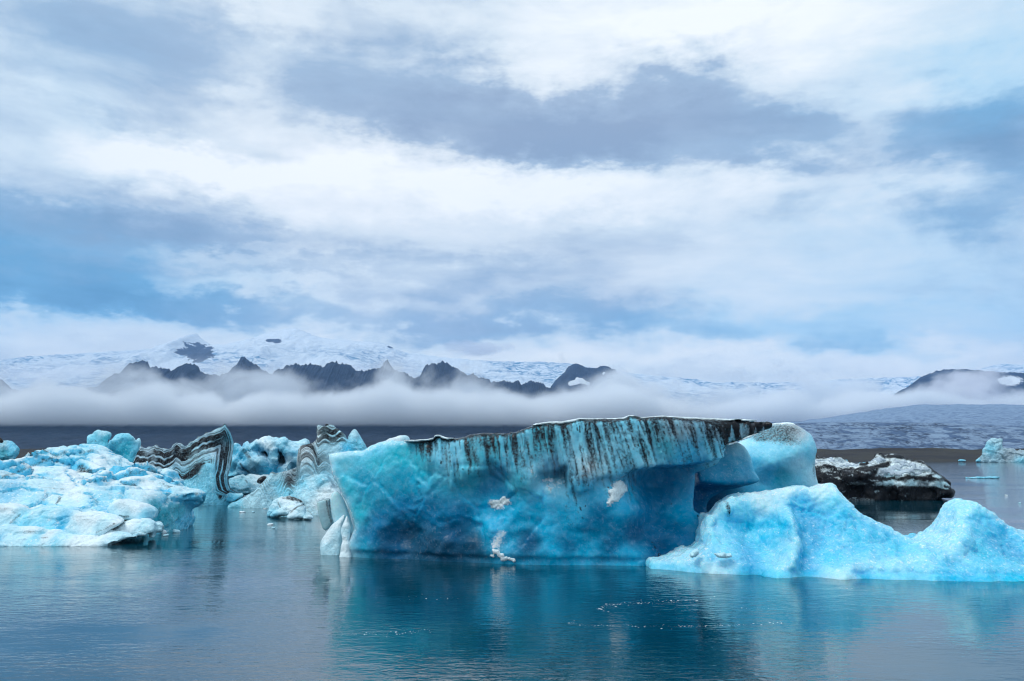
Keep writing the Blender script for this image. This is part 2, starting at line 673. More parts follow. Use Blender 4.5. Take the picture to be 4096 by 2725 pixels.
def ice_material(name, s=1.0, fleck=0.5, rough=0.33, bump=0.6, sss=0.0, spec=0.32, dirt_col=(0.012, 0.015, 0.020), var=1.0):
    """glacier ice: colour of the ice itself from 'tint', sediment from 'dirt', bedded ash from 'strata'/'stripe'"""
    m, t = new_mat(name)
    out = t.n('ShaderNodeOutputMaterial')
    b = t.n('ShaderNodeBsdfPrincipled')
    g = t.n('ShaderNodeNewGeometry')
    P = g.outputs['Position']
    big = t.noise(P, 0.55 * s, 3, 0.5)
    med = t.noise(P, 2.6 * s, 5, 0.6, 0.4)
    fine = t.noise(P, 11 * s, 4, 0.62)
    grain = t.noise(P, 30 * s, 2, 0.6)
    vein = t.noise(P, 3.6 * s, 5, 0.62, 0.8, typ='RIDGED_MULTIFRACTAL') if False else t.noise(P, 5.2 * s, 6, 0.68, 1.2)
    tint = t.attr('tint', 'Color')
    # denser and clearer ice
    col = t.mix(1.0, tint, t.n('ShaderNodeRGB').outputs[0], 'MULTIPLY') if False else tint
    val = t.math('ADD', t.rng(med, 0.25, 0.75, 1 - 0.28 * var, 1 + 0.22 * var), t.rng(fine, 0.3, 0.7, -0.16 * var, 0.16 * var))
    val = t.math('MULTIPLY', val, t.rng(big, 0.3, 0.7, 1 - 0.14 * var, 1 + 0.12 * var))
    hs = t.n('ShaderNodeHueSaturation')
    t.put(hs.inputs['Color'], col)
    t.put(hs.inputs['Value'], val)
    t.put(hs.inputs['Saturation'], t.rng(med, 0.25, 0.75, 1.1, 0.92))
    col = hs.outputs[0]
    fl = t.math('MULTIPLY', t.rng(vein, 0.54, 0.63, 0, 1), t.rng(fine, 0.40, 0.56, 0.0, 1))
    fl = t.math('MULTIPLY', fl, t.math('ADD', fleck, t.attr('frost_glow')))
    fl = t.math('ADD', fl, t.math('MULTIPLY', t.attr('frost_glow'), t.rng(fine, 0.3, 0.7, 0.25, 0.75)), clamp=True)
    col = t.mix(fl, col, WHITE)
    # white bubbly patches with torn outlines
    pa = t.math('ADD', t.attr('patch'), t.math('MULTIPLY', t.math('SUBTRACT', vein, 0.5), 1.3))
    pa = t.math('ADD', pa, t.math('MULTIPLY', t.math('SUBTRACT', fine, 0.5), 0.9))
    pa = t.math('MULTIPLY', t.rng(pa, 0.40, 0.85), t.rng(t.attr('patch'), 0.02, 0.2))
    col = t.mix(pa, col, (0.82, 0.90, 0.95, 1))
    # bedded ash
    s_ = t.attr('strata')
    wob = t.math('MULTIPLY', t.math('SUBTRACT', t.noise(P, 1.6 * s, 3, 0.5), 0.5), 0.09)
    sv_ = t.math('ADD', s_, wob)
    thin = t.noise(t.comb(t.math('MULTIPLY', sv_, 5.0), t.math('MULTIPLY', big, 1.2), 0.4), 1.0, 4, 0.65)
    thick = t.noise(t.comb(t.math('MULTIPLY', sv_, 1.25), 4.2, t.math('MULTIPLY', big, 0.6)), 1.0, 2, 0.5)
    band = t.math('ADD', t.rng(thin, 0.47, 0.56, 0, 0.85), t.rng(thick, 0.50, 0.535, 0, 1.0), clamp=True)
    band = t.math('MULTIPLY', band, t.rng(fine, 0.22, 0.5, 0.55, 1.0))
    band = t.math('MULTIPLY', band, t.rng(t.noise(P, 0.9 * s, 4, 0.6), 0.32, 0.46, 0.5, 1.0))
    band = t.math('MULTIPLY', band, t.attr('stripe'), clamp=True)
    col = t.mix(band, col, (0.010, 0.012, 0.017))
    # loose sediment
    da = t.attr('dirt')
    dm = t.math('ADD', da, t.math('MULTIPLY', t.math('SUBTRACT', fine, 0.5), 1.3))
    dm = t.math('ADD', dm, t.math('MULTIPLY', t.math('SUBTRACT', grain, 0.5), 0.9))
    dm = t.math('MULTIPLY', t.rng(dm, 0.22, 0.95), t.rng(da, 0.02, 0.25))
    col = t.mix(dm, col, dirt_col + (1,))
    t.put(b.inputs['Base Color'], col)
    t.put(b.inputs['Roughness'], t.rng(med, 0.3, 0.7, rough - 0.08, rough + 0.14))
    b.inputs['IOR'].default_value = 1.31
    b.inputs['Specular IOR Level'].default_value = spec
    if sss:
        b.inputs['Subsurface Weight'].default_value = sss
        b.inputs['Subsurface Radius'].default_value = (0.25, 0.8, 1.0)
        b.inputs['Subsurface Scale'].default_value = 0.5
    hgt = t.math('ADD', t.math('MULTIPLY', med, 0.6), t.math('ADD', t.math('MULTIPLY', fine, 0.32), t.math('MULTIPLY', grain, 0.10)))
    vo = t.n('ShaderNodeTexVoronoi')
    vo.feature = 'F1'
    t.put(vo.inputs['Vector'], t.vmath('ADD', P, t.scale(t.noise(P, 3 * s, 2, 0.5, out='Color'), 0.25 / s)))
    vo.inputs['Scale'].default_value = 5.5 * s
    hgt = t.math('ADD', hgt, t.math('MULTIPLY', vo.outputs['Distance'], 0.22))
    hgt = t.math('ADD', hgt, t.math('MULTIPLY', pa, 0.12))
    hgt = t.math('ADD', hgt, t.math('MULTIPLY', band, -0.12))
    bp = t.n('ShaderNodeBump')
    bp.inputs['Strength'].default_value = bump
    bp.inputs['Distance'].default_value = 0.32 / s
    t.put(bp.inputs['Height'], hgt)
    t.link(bp.outputs[0], b.inputs['Normal'])
    t.link(b.outputs[0], out.inputs[0])
    return m


ICE_NEAR = ice_material('glacier_ice', 1.0, 0.08, 0.15, 0.22, sss=0.35, var=0.28)
ICE_BRIGHT = ice_material('bubbly_ice', 1.25, 0.16, 0.16, 0.36, sss=0.6, var=0.35)
ICE_MID = ice_material('weathered_ice', 0.62, 0.32, 0.40, 0.5, var=0.55)
ICE_FAR = ice_material('distant_ice', 0.16, 0.4, 0.45, 0.8)
SNOW = ice_material('snow', 1.4, 0.35, 0.6, 0.5)


def water_material():
    m, t = new_mat('lagoon_water')
    out = t.n('ShaderNodeOutputMaterial')
    b = t.n('ShaderNodeBsdfPrincipled')
    P = t.n('ShaderNodeNewGeometry').outputs['Position']
    c = t.mix(t.noise(P, 0.06, 3), (0.0, 0.034, 0.058), (0.0, 0.046, 0.072))
    t.put(b.inputs['Base Color'], c)
    b.inputs['Roughness'].default_value = 0.04
    b.inputs['IOR'].default_value = 1.85
    p1 = t.vmath('MULTIPLY', P, (0.8, 1.5, 1.0))
    calm = t.rng(t.noise(t.vmath('MULTIPLY', P, (0.05, 0.11, 1)), 1.0, 3, 0.6), 0.36, 0.64, 0.12, 1.7)
    a = t.noise(p1, 3.4, 3, 0.55, 0.4)
    bb = t.noise(p1, 1.1, 3, 0.5, 0.3)
    cc = t.noise(p1, 0.28, 2, 0.5)
    h = t.math('ADD', t.math('MULTIPLY', a, 0.012), t.math('MULTIPLY', bb, 0.016))
    h = t.math('ADD', t.math('MULTIPLY', h, calm), t.math('MULTIPLY', cc, 0.02))
    bp = t.n('ShaderNodeBump')
    bp.inputs['Strength'].default_value = 1.0
    bp.inputs['Distance'].default_value = 1.0
    t.put(bp.inputs['Height'], h)
    t.link(bp.outputs[0], b.inputs['Normal'])
    t.link(b.outputs[0], out.inputs[0])
    return m


def rock_material(name, rock=(0.035, 0.04, 0.05), snow=(0.78, 0.86, 0.93), scale=0.01, icy=(0.16, 0.38, 0.6)):
    """bare rock with snow and crevassed ice from the 'snow' attribute"""
    m, t = new_mat(name)
    out = t.n('ShaderNodeOutputMaterial')
    b = t.n('ShaderNodeBsdfPrincipled')
    P = t.n('ShaderNodeNewGeometry').outputs['Position']
    n1 = t.noise(P, scale, 6, 0.65)
    n2 = t.noise(P, scale * 5, 4, 0.6)
    rc = t.mix(t.rng(n1, 0.3, 0.7), tuple(c * 0.6 for c in rock), tuple(c * 1.6 for c in rock))
    crev = t.noise(t.vmath('MULTIPLY', P, (0.5, 1.0, 2.4)), scale * 2.2, 7, 0.7, 0.8)
    sc = t.mix(t.math('MULTIPLY', t.rng(crev, 0.47, 0.56), t.attr('crevasse')), snow, icy)
    sm = t.math('ADD', t.attr('snow'), t.math('MULTIPLY', t.math('SUBTRACT', n2, 0.5), 0.7))
    sm = t.rng(t.math('ADD', sm, t.math('MULTIPLY', t.math('SUBTRACT', n1, 0.5), 0.6)), 0.42, 0.58)
    t.put(b.inputs['Base Color'], t.mix(sm, rc, sc))
    b.inputs['Roughness'].default_value = 0.85
    b.inputs['Specular IOR Level'].default_value = 0.2
    bp = t.n('ShaderNodeBump')
    bp.inputs['Strength'].default_value = 0.8
    bp.inputs['Distance'].default_value = 0.5 / scale
    t.put(bp.inputs['Height'], t.math('ADD', n1, t.math('MULTIPLY', crev, 0.6)))
    t.link(bp.outputs[0], b.inputs['Normal'])
    t.link(b.outputs[0], out.inputs[0])
    return m


# ------------------------------------------------------------------ water and land
WATER = water_material()


def grid_mesh(name, xs, ys, H, mat, attrs=None, kind='structure'):
    X, Y = np.meshgrid(xs, ys, indexing='ij')
    if callable(H):
        H = H(X, Y)
    v = np.stack([X.ravel(), Y.ravel(), H.ravel()], 1)
    nx, ny = X.shape
    i = np.arange(nx * ny).reshape(nx, ny)
    q = np.stack([i[:-1, :-1].ravel(), i[1:, :-1].ravel(), i[1:, 1:].ravel(), i[:-1, 1:].ravel()], 1)
    ob = make_mesh(name, v, q, mat, True, {k: a.ravel() for k, a in (attrs or {}).items()})
    return tag(ob, kind=kind)


grid_mesh('water', np.linspace(-9000, 9000, 37), np.linspace(-400, 15000, 31), lambda X, Y: X * 0, WATER)


def ridge_profile(pts, D):
    """(x, z) of a skyline read as photograph points, standing at distance D"""
    P_ = np.array([at(p[0], p[1], D) for p in pts])
    o = np.argsort(P_[:, 0])
    return P_[o, 0], P_[o, 1]


def mountain(name, pts, D, front, back, zfoot, mat, nx, ny, rough, jag, snowfn, power=1.2, seed=1.0, label=None):
    px, pz = ridge_profile(pts, D)
    xs = np.linspace(px[0], px[-1], nx)
    ts = np.concatenate([np.linspace(0, 1, ny), np.linspace(1, 2, ny // 3 + 2)[1:]])
    ys = np.where(ts <= 1, D - front * (1 - ts), D + back * (ts - 1))
    X, Y = np.meshgrid(xs, ys, indexing='ij')
    T = np.broadcast_to(ts[None, :], X.shape)
    top = np.interp(xs, px, pz)
    n0 = np.stack([xs / 110.0, xs * 0 + seed + .37, xs * 0 + .21], 1)
    top = top + (fbm(n0, 1, 5, 0.6) + 0.5 * fbm(n0 * 2.7, 1, 3, 0.6, ridged=True)) * jag
    top = top[:, None]
    up = np.where(T <= 1, np.clip(T, 0, 1) ** power, np.clip(2 - T, 0, 1) ** 1.1)
    Z = zfoot + (top - zfoot) * up
    k = 4 * up * (1 - up)
    P3 = np.stack([X.ravel() / (rough * 5), Y.ravel() / (rough * 9), Z.ravel() * 0 + seed], 1)
    Z = Z + (fbm(P3, 1.0, 6, 0.55, ridged=True).reshape(X.shape) - 0.3) * rough * np.clip(k * 1.4, 0, 1)
    U, V = uv_of(X, Y, Z)
    snow, crev = snowfn(U, V, X, Y, Z, top, T)
    v = np.stack([X.ravel(), Y.ravel(), Z.ravel()], 1)
    n_x, n_y = X.shape
    i = np.arange(n_x * n_y).reshape(n_x, n_y)
    q = np.stack([i[:-1, :-1].ravel(), i[1:, :-1].ravel(), i[1:, 1:].ravel(), i[:-1, 1:].ravel()], 1)
    ob = make_mesh(name, v, q, mat, True, {'snow': snow.ravel(), 'crevasse': crev.ravel()})
    return tag(ob, label, kind='structure')


ROCK_FAR = rock_material('basalt_crag', (0.014, 0.030, 0.062), scale=0.012)
MASSIF = rock_material('snowfield', (0.03, 0.045, 0.08), (0.74, 0.85, 0.95), 0.006, (0.06, 0.25, 0.46))
HILL = rock_material('dark_hillside', (0.013, 0.026, 0.048), scale=0.006)
GLACIER = rock_material('glacier_tongue_ice', (0.055, 0.09, 0.16), (0.24, 0.35, 0.50), 0.03, (0.085, 0.15, 0.27))


def z0(U, *_):
    return np.zeros_like(U), np.zeros_like(U)


# dark hillside whose top is lost in the fog
hill_pts = [(-900, 1622), (0, 1622), (1200, 1622), (2000, 1625), (2500, 1640), (2800, 1680), (3050, 1730), (3250, 1800), (3400, 1834)]
mountain('hillside', hill_pts, 5600, 2300, 900, -2, HILL, 420, 90, 24, 12,
         lambda U, V, *a: (np.full_like(U, -0.4), np.zeros_like(U)), 1.25, 3.0)

# crags that stand out of the fog
crag = C5([(-400, 330), (0, 370), (30, 385), (45, 405), (90, 428), (170, 430), (260, 435), (350, 430), (440, 410), (490, 395), (520, 355),
           (570, 340), (590, 300), (640, 295), (680, 290), (690, 305), (740, 312), (790, 330), (830, 335), (850, 300), (880, 298), (905, 310),
           (925, 345), (980, 355), (1010, 358), (1050, 345), (1070, 360), (1100, 372), (1250, 345), (1300, 320), (1360, 297), (1420, 305), (1470, 308),
           (1530, 290), (1590, 300), (1620, 320), (1690, 335), (1740, 330), (1760, 318), (1768, 295), (1785, 292), (1800, 305), (1815, 320),
           (1850, 345), (1900, 365), (1940, 345), (1960, 308), (1985, 308), (2040, 287), (2070, 300), (2100, 318), (2130, 345), (2200, 362), (2240, 360), (2300, 385)]) \
    + C6([(60, 385), (150, 388), (240, 425), (400, 470), (700, 500)])
mountain('mountain_ridge', crag, 6800, 900, 700, 150, ROCK_FAR, 1700, 90, 130, 52, z0, 0.9, 5.0)

# small crag in front of the snowfield
small = C5([(1060, 330), (1100, 290), (1108, 268), (1125, 264), (1150, 288), (1175, 300), (1210, 325), (1260, 350)])
mountain('mountain_crag', small, 7600, 350, 350, 500, ROCK_FAR, 200, 50, 60, 26, z0, 1.0, 6.0)

# snow massif with pyramid peak and dome
massif = C5([(-500, 330), (-100, 300), (100, 268), (300, 252), (500, 240), (700, 226), (790, 212), (830, 192), (860, 180), (885, 165), (903, 153), (918, 168),
             (940, 188), (975, 206), (1020, 208), (1100, 192), (1170, 176), (1230, 152), (1300, 137), (1360, 131), (1400, 146), (1480, 176), (1600, 186),
             (1700, 194), (1780, 208), (1815, 226), (1860, 240), (2000, 262), (2200, 280), (2357, 285)]) \
    + C6([(150, 286), (260, 292), (400, 318), (520, 338), (700, 360), (900, 379), (1000, 386), (1150, 384), (1300, 380), (1560, 366), (1880, 356), (2150, 320), (2260, 296), (2357, 300), (2700, 330)])


def massif_snow(U, V, X, Y, Z, top, T):
    snow = np.full_like(U, 1.2)
    py = C5([(800, 250), (815, 225), (850, 205), (900, 190), (950, 208), (990, 235), (985, 262), (930, 300), (900, 285), (850, 260)])
    d = poly_sd(py, U, V)
    pn = fbm(np.stack([X.ravel() / 90, Y.ravel() / 400, Z.ravel() / 60], 1), 1, 5, 0.6).reshape(U.shape)
    snow = np.where(T < 1.02, snow - 0.95 * sstep(d + 40 * pn, 22, -16), snow)
    for (cx, cy, r) in C5([(1275, 190, 28), (1235, 187, 14), (1800, 216, 20)]):
        snow = snow - 1.1 * np.exp(-(((U - cx) / r) ** 2 + ((V - cy) / (r * 0.5)) ** 2))
    fz = fbm(np.stack([X.ravel() / 1500, Y.ravel() / 900, 0 * X.ravel()], 1), 1, 4, 0.55).reshape(U.shape)
    crev = sstep(V, C5([(0, 200)])[0][1], C5([(0, 270)])[0][1]) * sstep(fz, -0.28, 0.12)
    return snow, crev


mountain('mountain_massif', massif, 13000, 4200, 1500, 350, MASSIF, 1000, 170, 200, 20, massif_snow, 0.9, 2.0)

# dark nunatak with snow gullies, right of the middle
nun = C6([(180, 400), (215, 360), (245, 335), (262, 308), (292, 293), (335, 310), (380, 316), (440, 306), (475, 322), (495, 345), (530, 362), (565, 386), (600, 410), (640, 430)])


def nun_snow(U, V, X, Y, Z, top, T):
    s = np.full_like(U, 0.05)
    for (x0, y0_, x1, y1_, w) in C6([(250, 370, 0, 0, 0)]) and [(300, 365, 350, 385, 9), (385, 400, 455, 370, 9), (270, 385, 320, 372, 12), (470, 350, 480, 352, 8), (420, 340, 424, 336, 5)]:
        a, b_ = C6([(x0, y0_), (x1, y1_)])
        s = s + 0.9 * sstep(line_d([a, b_], U, V), w * 1.3, w * 0.3)
    return s, np.zeros_like(U)


mountain('mountain_nunatak', nun, 9000, 500, 500, 540, ROCK_FAR, 360, 80, 70, 24, nun_snow, 0.9, 8.0)

# dark mountain at the right edge, half hidden by cloud
rm = C6([(1790, 425), (1830, 402), (1845, 388), (1880, 357), (1950, 331), (2000, 322), (2080, 318), (2230, 334), (2300, 337), (2357, 339), (2600, 345), (2900, 380)])


def rm_snow(U, V, *a):
    cx, cy = C6([(2290, 372)])[0]
    return 0.05 + 0.9 * np.exp(-(((U - cx) / 60) ** 2 + ((V - cy) / 22) ** 2)), np.zeros_like(U)


mountain('mountain_shoulder', rm, 8500, 700, 700, 480, ROCK_FAR, 360, 60, 70, 24, rm_snow, 0.9, 9.0)


# broad glacier tongue coming down on the right
def build_tongue():
    xs = np.linspace(300, 5200, 260)
    ys = np.concatenate([np.linspace(1080, 2200, 90), np.linspace(2220, 7600, 110)])
    X, Y = np.meshgrid(xs, ys, indexing='ij')
    edge = sstep(X / Y, 0.30, 0.50)
    Z = 24 + (Y - 1080) * 0.062 * (0.55 + 0.45 * edge) + 28 * np.sin(X / 900.0 + Y / 700.0)
    P3 = np.stack([X.ravel() / 420, Y.ravel() / 260, X.ravel() * 0 + 2], 1)
    Z = Z + fbm(P3, 1, 6, 0.55, ridged=True).reshape(X.shape) * 16 * np.clip((Y - 1050) / 900, 0.25, 1.6)
    Z = np.where(X / Y < 0.30, Z * sstep(X / Y, 0.12, 0.30) - 6 * (1 - sstep(X / Y, 0.12, 0.30)), Z)
    Z = Z * sstep(Y, 1060, 1250)
    snow = 0.62 + 0.6 * sstep(Y, 1250, 2000) + 0.22 * fbm(np.stack([X.ravel() / 900, Y.ravel() / 330, X.ravel() * 0], 1), 1, 4).reshape(X.shape)
    grid_mesh('glacier_tongue', xs, ys, Z, GLACIER, {'snow': snow, 'crevasse': 1.0 - 0.65 * sstep(Y, 1600, 4200)})


build_tongue()


# moraine shore
def moraine_material():
    m, t = new_mat('moraine_gravel')
    out = t.n('ShaderNodeOutputMaterial')
    b = t.n('ShaderNodeBsdfPrincipled')
    P = t.n('ShaderNodeNewGeometry').outputs['Position']
    n = t.noise(t.vmath('MULTIPLY', P, (0.4, 0.5, 3.0)), 0.05, 6, 0.62)
    k = t.noise(P, 0.25, 4, 0.6)
    c = t.mix(t.rng(n, 0.35, 0.65), (0.014, 0.013, 0.015), (0.046, 0.044, 0.024))
    c = t.mix(t.rng(k, 0.35, 0.7, 0, 0.6), c, (0.018, 0.016, 0.019))
    t.put(b.inputs['Base Color'], c)
    b.inputs['Roughness'].default_value = 0.95
    bp = t.n('ShaderNodeBump')
    bp.inputs['Distance'].default_value = 6.0
    t.put(bp.inputs['Height'], k)
    t.link(bp.outputs[0], b.inputs['Normal'])
    t.link(b.outputs[0], out.inputs[0])
    return m


def build_moraine():
    xs = np.linspace(-1500, 1500, 500)
    ys = np.concatenate([np.linspace(905, 1150, 60), np.linspace(1160, 2700, 30)])
    X, Y = np.meshgrid(xs, ys, indexing='ij')
    P3 = np.stack([X.ravel() / 130, Y.ravel() / 90, X.ravel() * 0], 1)
    n = fbm(P3, 1, 6, 0.55).reshape(X.shape)
    shore = 930 + 40 * fbm(np.stack([xs / 200, xs * 0 + 3, xs * 0], 1), 1, 4)[:, None]
    t_ = np.clip((Y - shore) / 190, -0.4, 1.0)
    hmax = 15.5 + 3.0 * fbm(np.stack([xs / 90, xs * 0 + 9, xs * 0], 1), 1, 4)[:, None]
    Z = hmax * t_ * (1 + 0.12 * n) + 3.0 * n * np.clip(t_ * 2, 0, 1) - 0.3
    Z = np.where(Y > 1170, Z - (Y - 1170) * 0.012, Z)
    grid_mesh('moraine', xs, ys, Z, moraine_material())


build_moraine()

# ------------------------------------------------------------------ colours of ice
Wt = (0.76, 0.91, 0.96)
Wb = (0.46, 0.79, 0.91)
Cy = (0.20, 0.68, 0.88)
Az = (0.03, 0.46, 0.74)
Tq = (0.035, 0.46, 0.60)
Tq2 = (0.012, 0.30, 0.47)
Bl = (0.005, 0.180, 0.36)
Db = (0.004, 0.095, 0.215)
Dk = (0.008, 0.070, 0.140)
Gy = (0.30, 0.40, 0.46)


def col(pts, c):
    return [(p[0], p[1]) + c for p in pts]


def lin(xs, ys):
    return lambda u: float(np.interp(u, xs, ys))


# ------------------------------------------------------------------ the large streaked iceberg
def build_main():
    D = lin([1290, 1380, 1700, 2100, 2700, 3100], [35.8, 35.6, 34.0, 32.8, 32.4, 32.4])
    out = C2([(175, 430), (190, 423), (250, 412), (320, 406), (395, 400), (452, 402), (462, 395), (480, 375), (530, 348), (600, 325), (690, 310), (730, 318), (800, 318),
              (900, 318), (980, 312), (1035, 302), (1048, 282), (1080, 275), (1110, 292), (1150, 302), (1230, 296), (1290, 285), (1330, 265), (1400, 258), (1480, 258), (1600, 260),
              (1700, 245), (1780, 215), (1850, 188), (1960, 175), (2060, 175), (2150, 158), (2200, 145), (2280, 150)]) \
        + C3([(60, 145), (150, 148), (300, 146), (400, 140), (440, 121), (480, 128), (520, 140), (700, 128), (900, 140), (1080, 148), (1240, 152), (1310, 147), (1380, 158, 32.7), (1450, 160, 32.8), (1520, 168, 33.0),
              (1560, 175, 33.0), (1588, 198, 33.0), (1540, 225, 33.0), (1470, 255, 33.0), (1400, 283, 33.1), (1300, 325, 33.2), (1217, 350, 33.3), (1214, 420, 33.4), (1205, 470, 33.5), (1170, 508, 33.6), (1080, 548, 33.9), (1010, 568, 34.2), (952, 580, 34.6), (940, 610, 35.0), (920, 650, 35.3),
              (905, 720, 35.5), (895, 800, 35.5), (905, 860, 35.3), (960, 890, 35), (1040, 930, 34.6), (1080, 1000, 34.2), (1080, 1060, 34), (1060, 1150, 33.6), (1060, 1300, 33), (1060, 1420, 33), (0, 1420)]) \
        + C2([(1100, 1380), (305, 1340), (308, 1200), (320, 1140), (385, 1085), (400, 1010), (375, 900), (330, 800), (270, 700), (225, 610), (205, 560), (190, 500)])
    h = 0.075
    g = Grid(-9.0, 11.6, 30.6, 39.8, -0.9, 6.6, h)
    d2 = g.poly(out, D)
    # front surface, as an offset from the waterline plane
    xw = np.array([at(u, 1832, D(u))[0] for u in (1290, 1380, 1700, 2100, 2700, 3100)])
    yw = np.array([D(u) for u in (1290, 1380, 1700, 2100, 2700, 3100)])
    base = np.interp(g.x, xw, yw)[:, None]
    U, V = uv_of(g.X2, base + 0 * g.Z2, g.Z2)
    rel = C2([(200, 440, .9), (200, 560, .75), (300, 760, .55), (390, 1000, .4), (330, 1180, .2), (480, 420, .9), (520, 700, .35), (600, 1000, .1), (560, 1180, 0), (900, 330, .9), (850, 600, .45), (900, 900, .3), (830, 1080, .75), (950, 1110, .55), (1000, 1180, .35),
              (1100, 480, .35), (1240, 450, .35), (1240, 660, .55), (1450, 700, .7), (1250, 900, .35), (1150, 1150, .2), (1480, 900, .6), (1410, 1000, .6), (1480, 1000, .25), (1600, 640, .75), (1600, 1080, .3),
              (1750, 700, .35), (1980, 540, 1.1), (1950, 700, .2), (1800, 1000, .35), (2000, 1200, .1), (2200, 900, .15), (2300, 1100, .3)]) \
        + C3([(300, 300, .35), (300, 720, .15), (150, 1000, .15), (400, 640, .6), (480, 700, 1.1), (600, 680, 2.3), (700, 700, 2.7), (820, 640, 2.6), (700, 900, 2.0), (600, 1000, 1.4), (850, 900, 2.2), (760, 1150, 1.2), (900, 1100, 1.2), (500, 1150, .5), (640, 1250, .35),
              (860, 740, 2.4), (930, 930, 1.9), (560, 850, 1.0), (450, 900, .35)])
    up = C2([(900, 330, .75), (1050, 450, .30), (1150, 560, .25), (1400, 300, .55), (1500, 500, .25), (1700, 400, .3), (1850, 600, .15), (2200, 300, .25), (2200, 600, .05)]) \
        + C3([(300, 250, .1), (500, 480, .0), (640, 500, .1), (800, 300, .0), (1000, 440, .3), (1100, 250, .2), (1200, 420, .5), (1450, 200, .6), (1560, 190, .8)])
    curt = C2([(700, 200), (760, 330), (960, 520), (1040, 560), (1100, 620), (1200, 680), (1290, 640), (1440, 560), (1480, 500), (1560, 560), (1640, 620), (1720, 700), (1800, 720), (1880, 600), (2000, 600), (2080, 540), (2120, 700), (2190, 740), (2300, 700)]) \
        + C3([(150, 640), (250, 600), (330, 620), (400, 590), (480, 560), (640, 528), (760, 525), (860, 520), (960, 510), (1080, 490), (1205, 465), (1225, 350), (1420, 300), (1600, 230), (1650, 100), (800, 40), (0, 40)])
    md = poly_sd(curt, U, V)
    sw = np.interp(U, [1600, 2100, 2350, 2500], [45, 30, 14, 8])
    m = sstep(md / sw, 1, -1)
    low = idw(rel, U, V, 3.2, 25)
    high = idw(up, U, V, 3.2, 25) - 0.10 * sstep(U, 1600, 1800)
    yf = base + low * (1 - m) + high * m
    # melt flutes running down under the dirty rim
    sl = np.interp(U, [1600, 2300, 2600, 3000], [0.05, 0.18, 0.30, 0.36])
    q = (U - sl * (V - 1700))
    fl = fbm(np.stack([q.ravel() / 34.0, V.ravel() / 420, 0 * q.ravel()], 1), 1, 3, 0.55).reshape(q.shape)
    fade = sstep(U, 1560, 1750) * sstep(V, 2060, 1880)
    yf = yf - 0.34 * fl * fade * np.clip(0.25 + m, 0, 1)
    yf = yf + 0.14 * sstep(g.Z2, 0.34, 0.2)          # notch cut by the waves
    f = smax(d2, yf[:, None, :] - g.Y, 0.34)
    yb = base + 5.2 + 0.4 * np.sin(g.X2 * 0.8)
    f = smax(f, g.Y - yb[:, None, :], 0.8)
    # top falls gently towards the back
    top = np.where(d2 < 0, d2, d2)
    v, qd = g.mesh(f)
    v = relax(v, qd, 1, 0.4)
    n = normals_of(v, qd)
    U, V = uv_of(v[:, 0], np.interp(v[:, 0], xw, yw), v[:, 2])
    amp = 0.045 + 0.05 * sstep(V, 2080, 2180)
    v = v + n * ((fbm(v, 1.3, 4, 0.5) * amp * 1.2 + fbm(v, 4.5, 2, 0.5) * 0.035))[:, None]
    # the melted notch along the water
    tint = C2([(230, 450) + Wb, (200, 520) + Cy, (260, 480) + Tq, (330, 700) + Tq, (420, 900) + Tq, (350, 1180) + Wb, (480, 1150) + Tq2, (300, 780) + Cy, (520, 400) + Cy, (600, 360) + Cy, (560, 480) + Tq, (700, 420) + Tq, (800, 400) + Tq, (480, 620) + Tq2,
               (600, 700) + Tq2, (800, 620) + Tq2, (950, 480) + Tq, (620, 950) + Bl, (700, 1060) + Db, (800, 850) + Bl, (560, 1060) + Bl, (900, 1080) + Dk, (1000, 1150) + Dk, (1150, 1180) + Dk, (700, 1180) + Db, (1000, 900) + Bl, (1250, 900) + Bl, (1200, 1050) + Db,
               (1350, 1150) + Dk, (1080, 320) + Cy, (1100, 420) + Cy, (1200, 400) + Cy, (1350, 450) + Tq, (1350, 600) + Tq, (1500, 350) + Tq, (1540, 600) + Bl, (1450, 700) + Bl, (1600, 740) + Bl, (1500, 800) + Az, (1480, 900) + Az, (1560, 1060) + Az,
               (1600, 900) + Az, (1700, 650) + Tq, (1800, 600) + Cy, (1900, 300) + Tq, (1990, 560) + Db, (1990, 680) + Cy, (1900, 800) + Az, (1750, 900) + Az, (1800, 1100) + Db, (1950, 1000) + Az, (2000, 1200) + Az, (2100, 1150) + Bl, (2150, 900) + Az, (2250, 1000) + Bl]) \
        + C3([(100, 200) + Cy, (200, 300) + Cy, (280, 200) + Cy, (470, 220) + Cy, (480, 350) + Cy, (560, 450) + Cy, (700, 350) + Tq, (800, 220) + Gy, (900, 420) + Az, (1100, 400) + Cy, (1190, 420) + Cy, (1000, 500) + Bl, (1150, 240) + Gy, (1350, 200) + Gy, (1500, 190) + Gy,
              (130, 520) + Wb, (100, 700) + Az, (200, 900) + Bl, (330, 800) + Az, (100, 1100) + Az, (300, 1150) + Bl, (480, 1050) + Db, (420, 720) + Az, (550, 620) + Bl, (700, 620) + Bl, (800, 600) + Bl, (650, 800) + Bl, (800, 800) + Bl, (700, 1000) + Bl, (850, 1050) + Bl, (900, 900) + Az, (700, 1200) + Db, (400, 1240) + Az, (50, 1240) + Az])
    T = idw(tint, U, V, 3.4, 22)
    sl = np.interp(U, [1600, 2300, 2600, 3000], [0.05, 0.18, 0.30, 0.36])
    q = (U - sl * (V - 1700))
    s1 = fbm(np.stack([q / 30.0, V / 300, 0 * q], 1), 1, 4, 0.6, seed=2)
    # distance below the rim
    topl = np.array([at(p[0], p[1], D(p[0])) for p in out if p[1] < 1790 and p[0] > 1500])
    o = np.argsort(topl[:, 0])
    below = np.interp(v[:, 0], topl[o, 0], topl[o, 1]) - v[:, 2]
